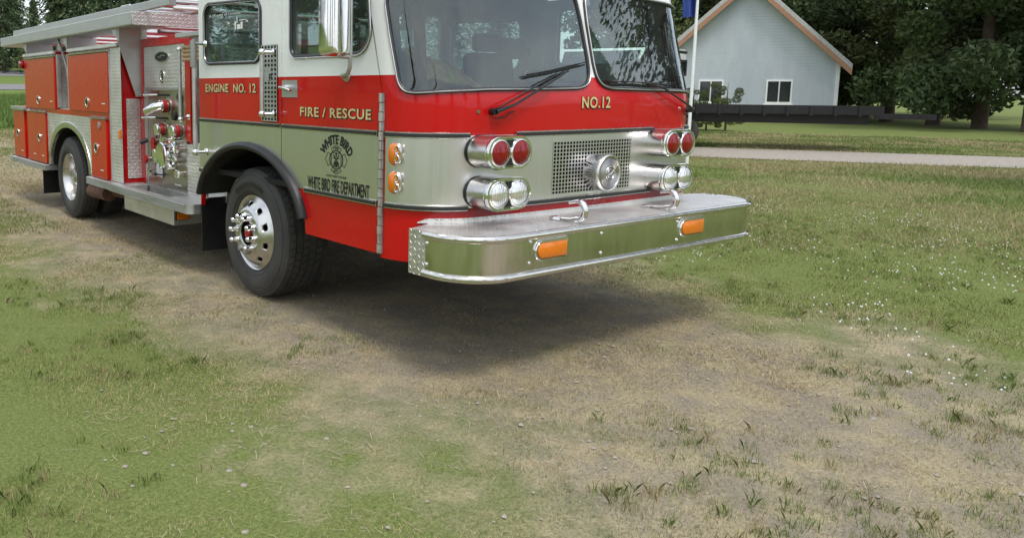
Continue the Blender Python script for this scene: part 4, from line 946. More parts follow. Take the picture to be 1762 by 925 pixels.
m = M(); m.box(.095, .238, 4.648, 4.653, .65, 1.45); P(m, 'inner_plate', 'diamond_plate', rb, bevel=.002)
m = M(); m.cyl((-.0, 8.83, 1.85), (.3, 8.83, 1.85), .05) if False else m.lathe([(.0, -.06), (.05, -.05), (.06, 0), (.05, .05), (0, .06)], (.0, 8.17, 1.86), (1, 0, 0), 16); P(m, 'rear_marker_lamp', 'red_lens', rb)
# ---- overhead rack
def rack_side(X):
    f2 = lambda a, b, h: (X(a), h, b)
    m = M(); m.prism([roundpoly([(-.035, 2.135), (.34, 2.135), (.34, 2.272), (.16, 2.268), (-.035, 2.258)], [.012, .005, .01, .012, .006], 2)], 4.13, 9.25, f2); r = P(m, 'rack_beam', 'dull_aluminium', angle=20)
    m = M(); m.prism([[(-.03, 2.14), (.335, 2.14), (.335, 2.262), (-.03, 2.258)]], 9.251, 9.256, f2); P(m, 'rack_end', 'dull_aluminium', r)
    for y in (8.06, 6.29):
        m = M(); m.box(min(X(.02), X(.37)), max(X(.02), X(.37)), y, y+.014, 2.001, 2.134); m.prism([[(y+.0145, 2.003), (y+.0145, 2.134), (y+.20, 2.134)]], .0205, .028, lambda a, b, h: (X(h), a, b)); P(m, 'rack_bracket', 'dull_aluminium', r)
    m = M(); m.prism([[(.008, 1.99), (-.01, 2.134), (.25, 2.134), (.25, 1.47), (.18, 1.47)]], 4.60, 4.617, f2); m.prism([[(4.5625, 2.002), (4.5625, 2.134), (4.78, 2.134)]], .002, .010, lambda a, b, h: (X(h), a, b)); m.cyl((X(.215), 4.585, 1.50), (X(.215), 4.60, 1.50), .02, 10); P(m, 'rack_bracket', 'dull_aluminium', r)
    m = M(); m.tube([(X(.06), 6.74, 2.13), (X(.05), 6.58, 1.98), (X(.05), 6.43, 1.80), (X(.08), 6.40, 1.40)], .013, 8); P(m, 'gas_strut', 'grey_metal', r)
    return r
rk = rack_side(lambda x: x); rack_side(lambda x: WID-x)
m = M(); m.prism([rrect(-.03, WID+.03, 2.137, 2.262, .015, 3)], 4.105, 4.13, lambda a, b, h: (a, h, b)); P(m, 'rack_front', 'diamond_plate')
m = M()
for y in (4.8, 5.6, 6.4, 7.2, 8.0, 8.8): m.tube([(.3, y, 2.18), (WID-.3, y, 2.18)], .025, 8)
m.box(.34, WID-.34, 4.13, 4.20, 2.14, 2.22); m.tube([(.3, 4.3, 2.10), (WID-.3, 4.3, 2.10)], .02, 8)
for x in (.4, 1.32, 2.24): m.tube([(x, 4.9, 1.75), (x, 4.9, 2.15)], .03, 8); m.tube([(x, 7.9, 1.75), (x, 7.9, 2.15)], .03, 8)
P(m, 'rack_crossbar', 'dull_aluminium'); m = M(); m.tube([(.16, 3.62, 2.262), (2.45, 3.62, 2.262)], .017, 10); P(m, 'rack_crossbar', 'white_paint'); m = M(); m.tube([(.18, 3.70, 2.345), (2.45, 3.70, 2.345)], .015, 10); P(m, 'rack_crossbar', 'white_paint')
m = M(); 
for y in (4.72,): m.tube([(.2, y, 2.26), (.2, y, 2.36), (.2, y+.03, 2.38), (.2, y+.27, 2.38), (.2, y+.30, 2.36), (.2, y+.30, 2.26)], .011, 8)
P(m, 'grab_handle', 'chrome')
# ---- ladder carried on the rack: a thing of its own
lad = empty('ladder', (.35, 6.2, 2.275)); tag(lad, 'aluminium ladder lying along the overhead rack of the fire engine', 'ladder')
def PL(m, n, mt, **k): return m.build(n, mt, lad, **k)
for x in (.11, .58):
    m = M(); m.box(x-.022, x+.022, 3.52, 9.0, 2.275, 2.352); PL(m, 'side_rail', 'dull_aluminium', bevel=.006)
for k in range(16):
    m = M(); y = 3.62+k*.34; m.tube([(.13, y, 2.315), (.56, y, 2.315)], .015, 8); PL(m, 'rung', 'polished_aluminium')
m = M(); m.box(.085, .135, 3.50, 3.53, 2.27, 2.357); PL(m, 'end_cap', 'grey_metal')
tubes = empty('suction_hose', (1.5, 6, 2.26)); tag(tubes, 'pale hard suction hose lying beside the ladder on the rack', 'hose')
m = M(); m.tube([(1.45, 4.0, 2.30), (1.45, 8.4, 2.30)], .06, 16); o = m.build('hose_pipe', 'paper', tubes, angle=60)
m = M(); m.lathe([(.062, 0), (.075, .01), (.075, .12), (.062, .13)], (1.45, 4.0, 2.30), (0, 1, 0), 24); m.lathe([(.062, 0), (.075, .01), (.075, .12), (.062, .13)], (1.45, 8.3, 2.30), (0, 1, 0), 24); m.build('coupling', 'chrome', tubes, angle=50)
# gear on the far end of the rack
gear = empty('deck_gun', (.95, 8.75, 1.76)); tag(gear, 'chrome water cannon standing on top of the engine behind the rack beam', 'water cannon')
m = M(); m.tube([(.95, 8.75, 1.76), (.95, 8.75, 2.34), (.93, 8.70, 2.40), (.86, 8.55, 2.42)], .045, 12); m.build('riser', 'chrome', gear, angle=60)
m = M(); m.tube([(.88, 8.58, 2.42), (.80, 8.36, 2.42), (.70, 8.0, 2.40)], .045, 12, rads=[.05, .045, .032]); m.lathe([(.035, 0), (.05, .02), (.05, .08), (.04, .10)], (.70, 8.0, 2.40), (-.3, -.9, 0), 16); m.build('barrel', 'polished_aluminium', gear, angle=60)
m = M(); m.tube([(.95+.10*math.cos(t), 8.95, 2.36+.10*math.sin(t)) for t in np.linspace(0, 6.28, 21)[:-1]], .012, 6, closed=True); m.build('handwheel', 'black_plastic', gear)
coil = empty('hose_coil', (.75, 8.7, 2.2)); tag(coil, 'white folded fire hose heaped on the far end of the rack', 'hose')
m = M(); q_ = []
for k in range(9):
    z = 2.29+.030*(k//2)+.012*(k % 2); q_ += [(.50+.02*k+.012*math.sin(k*3), 8.0+.25*(k % 3), z), (.55+.03*k, 8.5, z+.03*math.sin(k)), (.52+.025*k, 9.0-.12*(k % 2), z)][::(1 if k % 2 else -1)]
m.tube(q_, .032, 8); m.build('hose_pipe', 'paper', coil, angle=60)
m = M(); m.tube([(.50, 8.02, 2.29), (.50, 7.90, 2.33), (.49, 7.84, 2.40)], .042, 12); m.build('coupling', 'chrome', coil, angle=60)
# coat on the engine cover inside the cab
m = M(); random.seed(4)
def coat(u, v):
    x = .95+.95*u; y = 1.15+.55*v; z = 1.62+.22*math.sin(math.pi*v)*(1-.55*u)+.05*noise.noise((u*5, v*4, 3))+.03*noise.noise((u*12, v*9, 1))
    return (x, y, z-.22*u*u)
m.grid(coat, np.linspace(0, 1, 26), np.linspace(0, 1, 18)); ct = m.build('turnout_coat', 'tan_fabric', angle=89, solid=.02); tag(ct, 'tan turnout coat draped over the cover between the front seats', 'coat')
m = M(); m.grid(lambda u, v: tuple(Vector(coat(.28+.05*u, v))+Vector((0, -.004, .014))), np.linspace(0, 1, 4), np.linspace(.02, .98, 18)); o = m.build('reflective_band', 'yellow_trim', ct, solid=.004)

# ------------------------------------------------------------------ surroundings, right
R2 = Vector((math.cos(rad(58)), -math.sin(rad(58)), 0)); F2 = Vector((math.sin(rad(58)), math.cos(rad(58)), 0))   # axes across and along the view to the right
def loc(o, a, b, z): return tuple(o+R2*a+F2*b+Vector((0, 0, z)))
def obox(m, o, a0, a1, b0, b1, z0, z1): m.add([loc(o, a, b, z) for a in (a0, a1) for b in (b0, b1) for z in (z0, z1)], [(0, 1, 3, 2), (4, 6, 7, 5), (0, 4, 5, 1), (2, 3, 7, 6), (0, 2, 6, 4), (1, 5, 7, 3)])
# flagpole
fp = empty('flagpole', (13.45, 6.72, 0)); tag(fp, 'thin white flagpole standing on the lawn right of the cab', 'flagpole')
m = M(); m.tube([(13.45, 6.72, 0), (13.52, 6.76, 2.6), (13.57, 6.80, 5.6)], .03, 12, rads=[.036, .032, .026]); m.build('pole', 'white_paint', fp)
m = M(); m.lathe([(0, -.05), (.045, 0), (0, .05)], (13.575, 6.80, 5.65), (0, 0, 1), 16); m.build('finial', 'gold_leaf', fp, angle=80)
m = M()
def flg(u, v):
    w = u*.34*(1-.25*v); o = Vector((13.55, 6.80, 0))-R2*w-F2*(.07*math.sin(u*9+v*3)+.03*math.sin(u*17)); return (o.x, o.y, 4.75-1.62*v-.16*u*(1-v))
m.grid(flg, np.linspace(0, 1, 30), np.linspace(0, 1, 24)); fl = m.build('flag', 'blue_fabric', angle=89, solid=.004); tag(fl, 'blue flag with a yellow stripe hanging limp from the white pole', 'flag')
m = M(); m.grid(lambda u, v: tuple(Vector(flg(u, .70+.06*v-.10*u))-F2*.006), np.linspace(.02, .98, 30), np.linspace(0, 1, 4)); m.build('flag_stripe', 'yellow_trim', fl, solid=.003)
# house
O = CAM+Vector((math.sin(rad(56.55)), math.cos(rad(56.55)), 0))*48; O.z = 0
hs = empty('house', (O.x, O.y, 0)); tag(hs, 'pale blue gabled house with brown roof edge behind the flagpole', 'house')
m = M(); m.prism([[(0, 0), (8.6, 0), (8.6, 3.1), (4.3, 7.2), (0, 3.1)]], 0, 9, lambda a, b, h: loc(O, a, h, b)); wl = m.build('wall', 'house_siding', hs)
m = M(); obox(m, O, -.03, .14, -.05, -.002, 0, 3.05); obox(m, O, 8.46, 8.63, -.05, -.002, 0, 3.05); m.build('corner_board', 'white_paint', hs)
for sx in (1, -1):
    X = (lambda a: a) if sx > 0 else (lambda a: 8.6-a)
    m = M(); m.prism([[(-.45, 2.72), (-.45, 2.98), (4.3, 7.5), (4.3, 7.24)]], -.6, 9.4, lambda a, b, h: loc(O, X(a), h, b)); rf = m.build('roof', 'roofing', hs)
    m = M(); m.prism([[(-.45, 2.42), (-.45, 2.715), (4.3, 7.235), (4.3, 6.94)]], -.62, -.50, lambda a, b, h: loc(O, X(a), h, b)); m.build('fascia', 'house_trim', rf)
for a, z in ((2.2, 1.0), (5.4, 1.0)):
    m = M(); obox(m, O, a, a+1.2, -.04, -.002, z, z+1.2); wf = m.build('window', 'white_paint', hs); m = M(); obox(m, O, a+.08, a+.57, -.06, -.041, z+.08, z+1.12); obox(m, O, a+.63, a+1.12, -.06, -.041, z+.08, z+1.12); m.build('pane', 'dark_glass', wf); m = M(); obox(m, O, a-.08, a+1.28, -.09, -.0405, z-.10, z-.002); m.build('sill', 'white_paint', wf)
# trailer
T = CAM+Vector((math.sin(rad(57.3)), math.cos(rad(57.3)), 0))*25; T.z = 0
tr = empty('flatbed_trailer', (T.x, T.y, 0)); tag(tr, 'dark flatbed trailer parked beyond the gravel drive at right', 'trailer')
m = M(); obox(m, T, -1.6, 5.2, 0, 2.2, 1.00, 1.14); m.build('deck', 'weathered_wood', tr)
m = M(); obox(m, T, -1.62, 5.22, -.08, -.002, .98, 1.22)
for k in range(12): obox(m, T, -1.4+.55*k, -1.33+.55*k, -.14, -.081, .94, 1.20)
obox(m, T, -1.5, 5.0, .5, .62, .72, .99); obox(m, T, -1.5, 5.0, 1.6, 1.72, .72, .99); m.build('side_rail', 'black_plastic', tr)
for a in (-.56, .49):
    c = Vector(loc(T, a, .0, .44)); m = M(); m.lathe([(.24, .02), (.30, .0), (.38, .0), (.42, .03), (.42, .22), (.38, .25), (.24, .25)], c, F2, 36); w = m.build('wheel', 'tyre_rubber', tr, angle=40)
    m = M(); m.lathe([(.24, .03), (.20, .06), (.10, .04), (.001, .03)], c, F2, 24); m.build('rim', 'undercarriage', w, angle=40)
m = M(); obox(m, T, 5.2, 6.6, 1.0, 1.2, .85, 1.0); m.build('drawbar', 'black_plastic', tr)
# white vehicles beyond the cab, seen through its glass
def van(px_, d, label, ang, s=1.0):
    a = rad(YAW)+math.atan((px_-CX)/F_PX); x0, y0 = CAM.x+math.sin(a)*d, CAM.y+math.cos(a)*d; v = empty('van', (x0, y0, 0), ang); tag(v, label, 'van', 'white vans parked beyond the engine'); 
    side = roundpoly([(-2.5, .35), (2.6, .35), (2.65, 1.05), (1.75, 1.30), (1.05, 2.35), (-2.45, 2.45), (-2.55, 1.2)], [.1, .12, .2, .2, .2, .2, .1], 5)
    def q(m, n, mat, par, **k):
        o = m.build(n, mat, None, **k); o.parent = par; return o
    m = M(); m.prism([side], -.95, .95, lambda p, r, h: (p, h, r)); b = q(m, 'body', 'white_paint', v, bevel=.06)
    for sg in (-1, 1):
        m = M(); m.prism([roundpoly([(.25, 1.32), (1.45, 1.32), (.95, 2.10), (.25, 2.12)], .06, 4)], .951, .962, lambda p, r, h, sg=sg: (p, sg*h, r)); q(m, 'side_window', 'dark_glass', b)
        for wx in (-1.6, 1.7):
            m = M(); m.lathe([(.20, .0), (.24, -.02), (.34, -.01), (.36, .03), (.36, .2), (.2, .22)], (wx, sg*.98, .36), (0, -sg, 0), 28); w = q(m, 'wheel', 'tyre_rubber', v, angle=40); m = M(); m.lathe([(.20, .02), (.12, .0), (.001, .01)], (wx, sg*.98, .36), (0, -sg, 0), 20); q(m, 'rim', 'dull_aluminium', w)
    m = M(); m.prism([[(1.72, 1.36), (1.10, 2.28), (1.118, 2.292), (1.738, 1.372)]], -.80, .80, lambda p, r, h: (p, h, r)); q(m, 'windscreen', 'dark_glass', b)
    m = M(); m.box(2.50, 2.70, -.9, .9, .36, .62); q(m, 'bumper', 'grey_metal', v, bevel=.03)
    for sg in (-.68, .68): m = M(); m.box(2.60, 2.665, sg-.14, sg+.14, .78, .95); q(m, 'headlight', 'headlamp_glass', b, bevel=.02)
    v.scale = (s, s, s); return v
van(1052, 21, 'white van parked beyond the cab, seen through the right windscreen', rad(200), 1.08)
van(985, 26, 'farther white van beyond the cab, seen past the wiper', rad(215), 1.1)
van(872, 30, 'third white van, farthest left of those seen through the cab', rad(190), 1.1)
# post and wires, left
pp = empty('post', (13.4, 60.5, gz(13.4, 60.5))); tag(pp, 'thin grey wooden post beside the road at far left', 'post')
m = M(); m.tube([(13.4, 60.5, gz(13.4, 60.5)-.3), (13.4, 60.5, gz(13.4, 60.5)+2.3)], .08, 8); m.build('shaft', 'weathered_wood', pp)

# ------------------------------------------------------------------ trees
rng = np.random.default_rng(7)
def mesh_np(name, V, F, mat, tone=None):
    me = bpy.data.meshes.new(name); n = len(V); k = F.shape[1]
    me.vertices.add(n); me.vertices.foreach_set('co', V.astype(np.float32).ravel())
    me.loops.add(F.size); me.loops.foreach_set('vertex_index', F.astype(np.int32).ravel())
    me.polygons.add(len(F)); me.polygons.foreach_set('loop_start', np.arange(0, F.size, k, dtype=np.int32)); me.polygons.foreach_set('loop_total', np.full(len(F), k, dtype=np.int32))
    me.update(calc_edges=True); me.materials.append(MAT[mat])
    if tone is not None:
        at = me.attributes.new('tone', 'FLOAT_COLOR', 'POINT'); c = np.ones((n, 4), np.float32); c[:, :3] = tone; at.data.foreach_set('color', c.ravel())
    return me
def leaf_quads(C, size, rng, drop=0.0, stretch=1.0, dirs=None):
    """leaf-like quads at centres C"""
    n = len(C); a = rng.normal(size=(n, 3)); 
    if dirs is not None: a = dirs+.35*a
    a /= np.linalg.norm(a, axis=1)[:, None]; a[:, 2] -= drop; a /= np.linalg.norm(a, axis=1)[:, None]
    b = np.cross(a, rng.normal(size=(n, 3))); b /= np.linalg.norm(b, axis=1)[:, None]+1e-9
    s = size*(.6+.8*rng.random((n, 1)))
    V = np.stack([C-a*s*stretch, C+b*s*.45, C+a*s*stretch, C-b*s*.45], 1).reshape(-1, 3); F = np.arange(4*n).reshape(n, 4); return V, F
def conifer(h, seed, n=15000, base=.12, spread=.19, col=(.088, .128, .056), size=.115, gap=.0):
    r = np.random.default_rng(seed); t = r.random(n)**.8; z = base*h+(h*(1-base))*t
    lev = np.floor(t*26)/26; az = r.random(n)*2*np.pi; nb = 7
    az = (np.floor(az/(2*np.pi)*nb)+r.normal(.5, .18, n))*2*np.pi/nb+lev*37+r.normal(0, .10, n)
    R = spread*h*(1-t)**.85*(.75+.5*np.sin(lev*91+np.floor(az*2)))+.15; u = r.random(n)**.55; rr = R*u
    zz = z-.32*rr+.12*r.normal(size=n)*.8
    C = np.stack([rr*np.cos(az), rr*np.sin(az), zz], 1); d = np.stack([np.cos(az), np.sin(az), -.45*np.ones(n)], 1)
    V, F = leaf_quads(C, size*h/14, r, .1, 1.25, d)
    tone = np.array(col)*(.55+.9*r.random((n, 1)))*(1+.35*np.sin(lev*60)[:, None]*.5); tone = tone+np.array((.02, .016, 0))*(r.random((n, 1)) < .12)
    return mesh_np('crown', V, F, 'foliage', np.repeat(tone, 4, 0))
def trunk(h, r0, seed, limbs=10, low=.1):
    r = random.Random(seed); m = M(); m.tube([(0, 0, -.4), (r0*.1, 0, h*.35), (0, r0*.2, h*.7), (0, 0, h*.97)], r0, 8, rads=[r0*1.15, r0*.85, r0*.5, r0*.06])
    for k in range(limbs):
        z = h*(low+.75*k/limbs); a = r.random()*6.28; L = (.14*h)*(1-z/h)+.3; m.tube([(0, 0, z), (L*.6*math.cos(a), L*.6*math.sin(a), z+L*.05), (L*math.cos(a), L*math.sin(a), z-L*.15)], .03, 5, rads=[r0*.25, r0*.15, r0*.05])
    o = m.build('trunk', 'bark', angle=80); me = o.data; bpy.data.objects.remove(o); return me
def broadleaf(h, seed, n=22000, col=(.09, .13, .05), w=.36, size=.105):
    r = np.random.default_rng(seed); k = 34; cz = h*(.10+.82*r.random(k)); ca = r.random(k)*6.28; cr = w*h*(.25+.75*r.random(k))*np.clip(1.25-abs(cz/h-.45)*1.2, .35, 1)
    cc = np.stack([cr*np.cos(ca), cr*np.sin(ca), cz], 1); i = r.integers(0, k, n); d = r.normal(size=(n, 3)); d /= np.linalg.norm(d, axis=1)[:, None]
    C = cc[i]+d*(h*.13*(.5+.5*r.random((k, 1)))[i])*(.6+.4*r.random((n, 1)))*np.array((1, 1, .75))
    V, F = leaf_quads(C, size*h/10, r, .1, 1.0); tone = np.array(col)*(.55+.55*r.random((k, 1)))[i]*(.7+.6*r.random((n, 1))); return mesh_np('crown', V, F, 'foliage', np.repeat(tone, 4, 0))
conif = [(conifer(14, 1), trunk(14, .20, 1)), (conifer(14, 2, spread=.15, col=(.075, .118, .06)), trunk(14, .18, 2)), (conifer(14, 3, 12000, .30, .17, (.105, .14, .055)), trunk(14, .22, 3, 14, .08)), (conifer(14, 4, 14000, .05, .21, (.095, .14, .066)), trunk(14, .2, 4))]
broad = [(broadleaf(10, 5), trunk(10, .2, 5, 12, .25)), (broadleaf(10, 6, col=(.08, .12, .048)), trunk(10, .22, 6, 12, .25)), (broadleaf(10, 8, col=(.12, .15, .055), w=.40), trunk(10, .2, 8, 12, .25))]
def plant(proto, name, x, y, s, label, cat, group, rz=0, sz=1.0):
    e = empty(name, (x, y, gz(x, y)), rz); e.scale = (s, s, s*sz); tag(e, label, cat, group)
    for me, nm in zip(proto, ('crown', 'trunk')):
        o = bpy.data.objects.new(nm, me); COL.objects.link(o); o.parent = e
    return e
def at(px, d):       # a bearing in the photograph's columns and a distance
    a = rad(YAW)+math.atan((px-CX)/F_PX); return CAM.x+math.sin(a)*d, CAM.y+math.cos(a)*d
rs = random.Random(11)
ORD = ['first', 'second', 'third', 'fourth', 'fifth', 'sixth', 'seventh', 'eighth', 'ninth', 'tenth', 'eleventh', 'twelfth']
LW = [(-20, 122, 1.5, 0), (14, 118, 1.45, 3), (34, 138, .85, 1), (66, 150, .78, 1), (104, 121, 1.45, 0), (128, 126, 1.3, 2), (150, 118, 1.5, 3), (182, 124, 1.55, 0), (214, 128, 1.5, 2), (246, 120, 1.6, 1), (282, 126, 1.55, 0), (318, 121, 1.5, 2), (352, 128, 1.6, 3),
      (22, 140, 1.2, 2), (112, 145, 1.15, 3), (168, 142, 1.5, 1), (232, 145, 1.6, 0), (300, 142, 1.6, 3), (0, 138, 1.4, 1), (390, 130, 1.5, 0), (440, 125, 1.5, 2), (500, 128, 1.6, 1), (560, 122, 1.5, 0), (630, 120, 1.5, 3), (700, 116, 1.5, 1), (770, 112, 1.5, 0), (850, 108, 1.4, 2)]
words = ['leftmost tall dark conifer at the edge of the wood', 'bushy mid green conifer', 'slim conifer set back', 'small pointed spire conifer', 'broad dark conifer', 'tall thin crowned pine', 'wide low branched conifer']
for i, (px_, d, s, k) in enumerate(LW):
    x, y = at(px_, d); vis = 'behind the rack beam' if 40 < px_ < 345 else ('at the wood edge' if px_ <= 40 else 'hidden behind the cab')
    kind = ['dark dense conifer', 'slim dark conifer', 'high crowned bare trunked pine', 'broad low branched conifer'][k]
    order = sum(1 for q in LW if q[3] == k and q[0] < px_)+1
    plant(conif[k], 'conifer', x, y, s*1.15, f'{ORD[order-1]} {kind} from the left, {vis}', 'conifer', 'conifers of the wood beyond the road', rs.random()*6.28, .95+.15*rs.random())
for i, (px_, d, s) in enumerate(((-30, 112, .32), (12, 113, .30), (50, 113, .34), (92, 112, .30), (140, 113, .34), (190, 112, .32), (240, 112, .34), (330, 112, .32))):
    x, y = at(px_, d); plant(broad[i % 3], 'shrub', x, y, s, f'{ORD[i]} low leafy shrub from the left, under the conifers', 'shrub', 'shrubs at the foot of the wood', rs.random()*6)
RW = [(1090, 62, 1.5, 0), (1150, 66, 1.6, 1), (1195, 63, 1.55, 2), (1250, 66, 1.6, 0), (1310, 64, 1.55, 1), (1370, 60, 1.5, 2), (1440, 58, 1.5, 0), (1520, 54, 1.45, 1), (1600, 50, 1.45, 2), (1680, 47, 1.4, 0), (1770, 44, 1.4, 1), (1120, 80, 1.8, 2), (1220, 82, 1.8, 1), (1340, 80, 1.8, 0), (1480, 76, 1.7, 2), (1640, 66, 1.7, 1)]
for i, (px_, d, s, k) in enumerate(RW):
    x, y = at(px_, d); kind = ['rounded dark leafy tree', 'tall deep green tree', 'loose lighter green tree'][k]
    order = sum(1 for q in RW if q[3] == k and q[0] < px_)+1
    plant(broad[k], 'leafy_tree', x, y, s, f'{ORD[order-1]} {kind} from the left, behind the pale house', 'tree', 'trees behind the house', rs.random()*6.28)
for i, (px_, d, s) in enumerate(((1165, 37, .17), (1188, 36, .19), (1212, 37, .17), (1245, 36.5, .2))):
    x, y = at(px_, d); plant(broad[2], 'bush', x, y, s, f'{ORD[i]} low pale bush from the left, between trailer and house', 'bush', 'bushes before the house')
# trees standing behind the photographer, mirrored in the glass and chrome
near_con = (conifer(14, 21, 30000, .10, .20, (.03, .05, .022), .075), trunk(14, .3, 21, 16, .1))
plant(near_con, 'conifer', 13.6, -3.9, 1.1, 'big drooping conifer right of the view, mirrored in the right windscreen', 'conifer', None, .4)
for i, (x, y, s) in enumerate(((-20, -26, 1.2), (-8, -34, 1.1), (6, -36, 1.2), (20, -30, 1.1), (34, -20, 1.2), (-34, -10, 1.2), (-36, 8, 1.2), (48, -8, 1.2))):
    plant(conif[i % 4], 'conifer', x, y, s, f'{ORD[i]} conifer from the left in the row behind the photographer', 'conifer', 'conifers behind the photographer', i)

for i in range(12):
    a = rad(-20-4.2*i); d = 58+5*rs.random(); s = (1.15 if i < 4 else .80)+.15*rs.random()
    plant(conif[i % 4], 'conifer', CAM.x+math.sin(a)*d, CAM.y+math.cos(a)*d, s, f'{ORD[i]} conifer from the right in the row mirrored in the side windows', 'conifer', 'conifers mirrored in the side windows', i)
# ------------------------------------------------------------------ grass
def vnoise(x, y, s, seed):
    r = np.random.default_rng(seed); G = r.random((64, 64)); u = x*s; v = y*s; i = np.floor(u).astype(int); j = np.floor(v).astype(int); a = u-i; b = v-j; a = a*a*(3-2*a); b = b*b*(3-2*b)
    g = lambda p, q: G[p % 64, q % 64]
    return (g(i, j)*(1-a)+g(i+1, j)*a)*(1-b)+(g(i, j+1)*(1-a)+g(i+1, j+1)*a)*b
def green(x, y):
    n = .6*vnoise(x, y, .8, 1)+.4*vnoise(x, y, 2.6, 2)
    out = np.maximum(np.maximum(-.25-x, (x-2.3)*1.3), np.maximum(-.75-y+.4*np.clip(x-1, 0, 2), 0))      # metres outside the engine's footprint
    return np.clip(out*.62+(n-.5)*2.0-.12, 0, 1)
def blades(name, n, region, hmin, hmax, dry, label, seed, wid=.0016, keep=None):
    r = np.random.default_rng(seed); x = region[0]+(region[1]-region[0])*r.random(n); y = region[2]+(region[3]-region[2])*r.random(n)
    d = np.hypot(x-CAM.x, y-CAM.y); g = green(x, y); p = np.clip(4.2/np.maximum(d, 1.5), .25, 1)
    p *= (1-g)*.9+.1 if dry else np.clip(g*1.15, 0, 1)
    under = (x > .15) & (x < 2.5) & (y > 0) & (y < 9); p = np.where(under, p*.12, p)
    an = np.degrees(np.arctan2(x-CAM.x, y-CAM.y)); p = np.where((an > 2) & (an < 88), p, 0)
    ok = r.random(n) < p; x, y, d, g = x[ok], y[ok], d[ok], g[ok]; n = len(x)
    h = (hmin+(hmax-hmin)*r.random(n)**1.6)*(.45+.5*vnoise(x, y, 3.1, 5)+1.1*np.clip(vnoise(x, y, 7.3, 6)-.62, 0, 1)*2); a = r.random(n)*6.28; ln = (.5+1.2*r.random(n)) if dry else (.2+.8*r.random(n)); w = wid*np.clip(d/4, .8, 2.4)
    ca, sa = np.cos(a), np.sin(a); b2 = a+1.57+r.normal(0, .5, n)
    B = np.stack([x, y, np.full(n, -.006)], 1); tip = B+np.stack([np.cos(b2)*h*ln, np.sin(b2)*h*ln, h], 1); mid = B+np.stack([np.cos(b2)*h*ln*.35, np.sin(b2)*h*ln*.35, h*.62], 1); W_ = np.stack([ca*w, sa*w, 0*w], 1)
    V = np.stack([B-W_, B+W_, tip], 1).reshape(-1, 3); F = np.arange(3*n).reshape(n, 3)
    k = r.random((n, 1))
    if dry: t = np.array((.42, .35, .21))*(.55+.75*k)+np.array((.05, .03, .0))*r.random((n, 1))
    else: t = np.array((.145, .19, .05))*(.6+.9*k)+np.array((.14, .11, .04))*(r.random((n, 1)) < .25)
    o = bpy.data.objects.new(name, mesh_np(name, V, F, 'grass_blade', np.repeat(t, 3, 0))); COL.objects.link(o); tag(o, label, 'grass', kind='stuff')
blades('green_grass', 1500000, (-3.5, 11, -3.4, 12), .010, .036, False, 'short green grass growing on the lawn around the engine', 31)
blades('dry_grass', 1900000, (-3.5, 10, -3.4, 12), .006, .024, True, 'dry flattened straw coloured grass around the engine', 32)
def tall():
    r = np.random.default_rng(5); n = 60000; x = 3+14*r.random(n); y = 24+34*r.random(n); t = y-.3*x; ok = (t > 24) & (t < 45); x, y = x[ok], y[ok]; n = len(x); h = .15+.28*r.random(n)
    z = .035*np.maximum(0, y-.3*x-18); B = np.stack([x, y, z], 1); a = r.random(n)*6.28; W_ = np.stack([np.cos(a), np.sin(a), 0*a], 1)*.03; tip = B+np.stack([r.normal(0, .12, n), r.normal(0, .12, n), h], 1)
    V = np.stack([B-W_, B+W_, tip], 1).reshape(-1, 3); t = np.array((.13, .20, .05))*(.6+.8*r.random((n, 1)))
    o = bpy.data.objects.new('long_grass', mesh_np('long_grass', V, np.arange(3*n).reshape(n, 3), 'grass_blade', np.repeat(t, 3, 0))); COL.objects.link(o); tag(o, 'long bright green grass below the road at far left', 'grass', kind='stuff')
tall()
def far_blades():
    r = np.random.default_rng(77); n = 420000; an = np.radians(4+80*r.random(n)); d = 9+26*r.random(n)**.8; x = CAM.x+np.sin(an)*d; y = CAM.y+np.cos(an)*d; t = y-.3*x
    ok = ~((x > -.2) & (x < 2.8) & (y > 0) & (y < 9)) & (t < 26)
    u = ((x-15.3)*.854+(y-7.9)*.52); ok &= ~((u > .05) & (u < 3.7)); x, y, d = x[ok], y[ok], d[ok]; n = len(x)
    z = .035*np.maximum(0, y-.3*x-18); h = (.02+.05*r.random(n))*(.5+1.1*vnoise(x, y, .9, 3)); B = np.stack([x, y, z-.005], 1); a = r.random(n)*6.28; W_ = np.stack([np.cos(a), np.sin(a), 0*a], 1)*(.0016*d/4)[:, None]
    tip = B+np.stack([h*r.normal(0, .6, n), h*r.normal(0, .6, n), h], 1); V = np.stack([B-W_, B+W_, tip], 1).reshape(-1, 3); dry = (vnoise(x, y, .35, 8)*.6+vnoise(x, y, 1.4, 9)*.4+.25*r.random(n) > .62)[:, None]
    t = np.where(dry, np.array((.36, .31, .17)), np.array((.15, .20, .055)))*(.6+.8*r.random((n, 1)))
    o = bpy.data.objects.new('lawn_grass', mesh_np('lawn_grass', V, np.arange(3*n).reshape(n, 3), 'grass_blade', np.repeat(t, 3, 0))); COL.objects.link(o); tag(o, 'green and straw grass of the lawn farther from the engine', 'grass', kind='stuff')
far_blades()
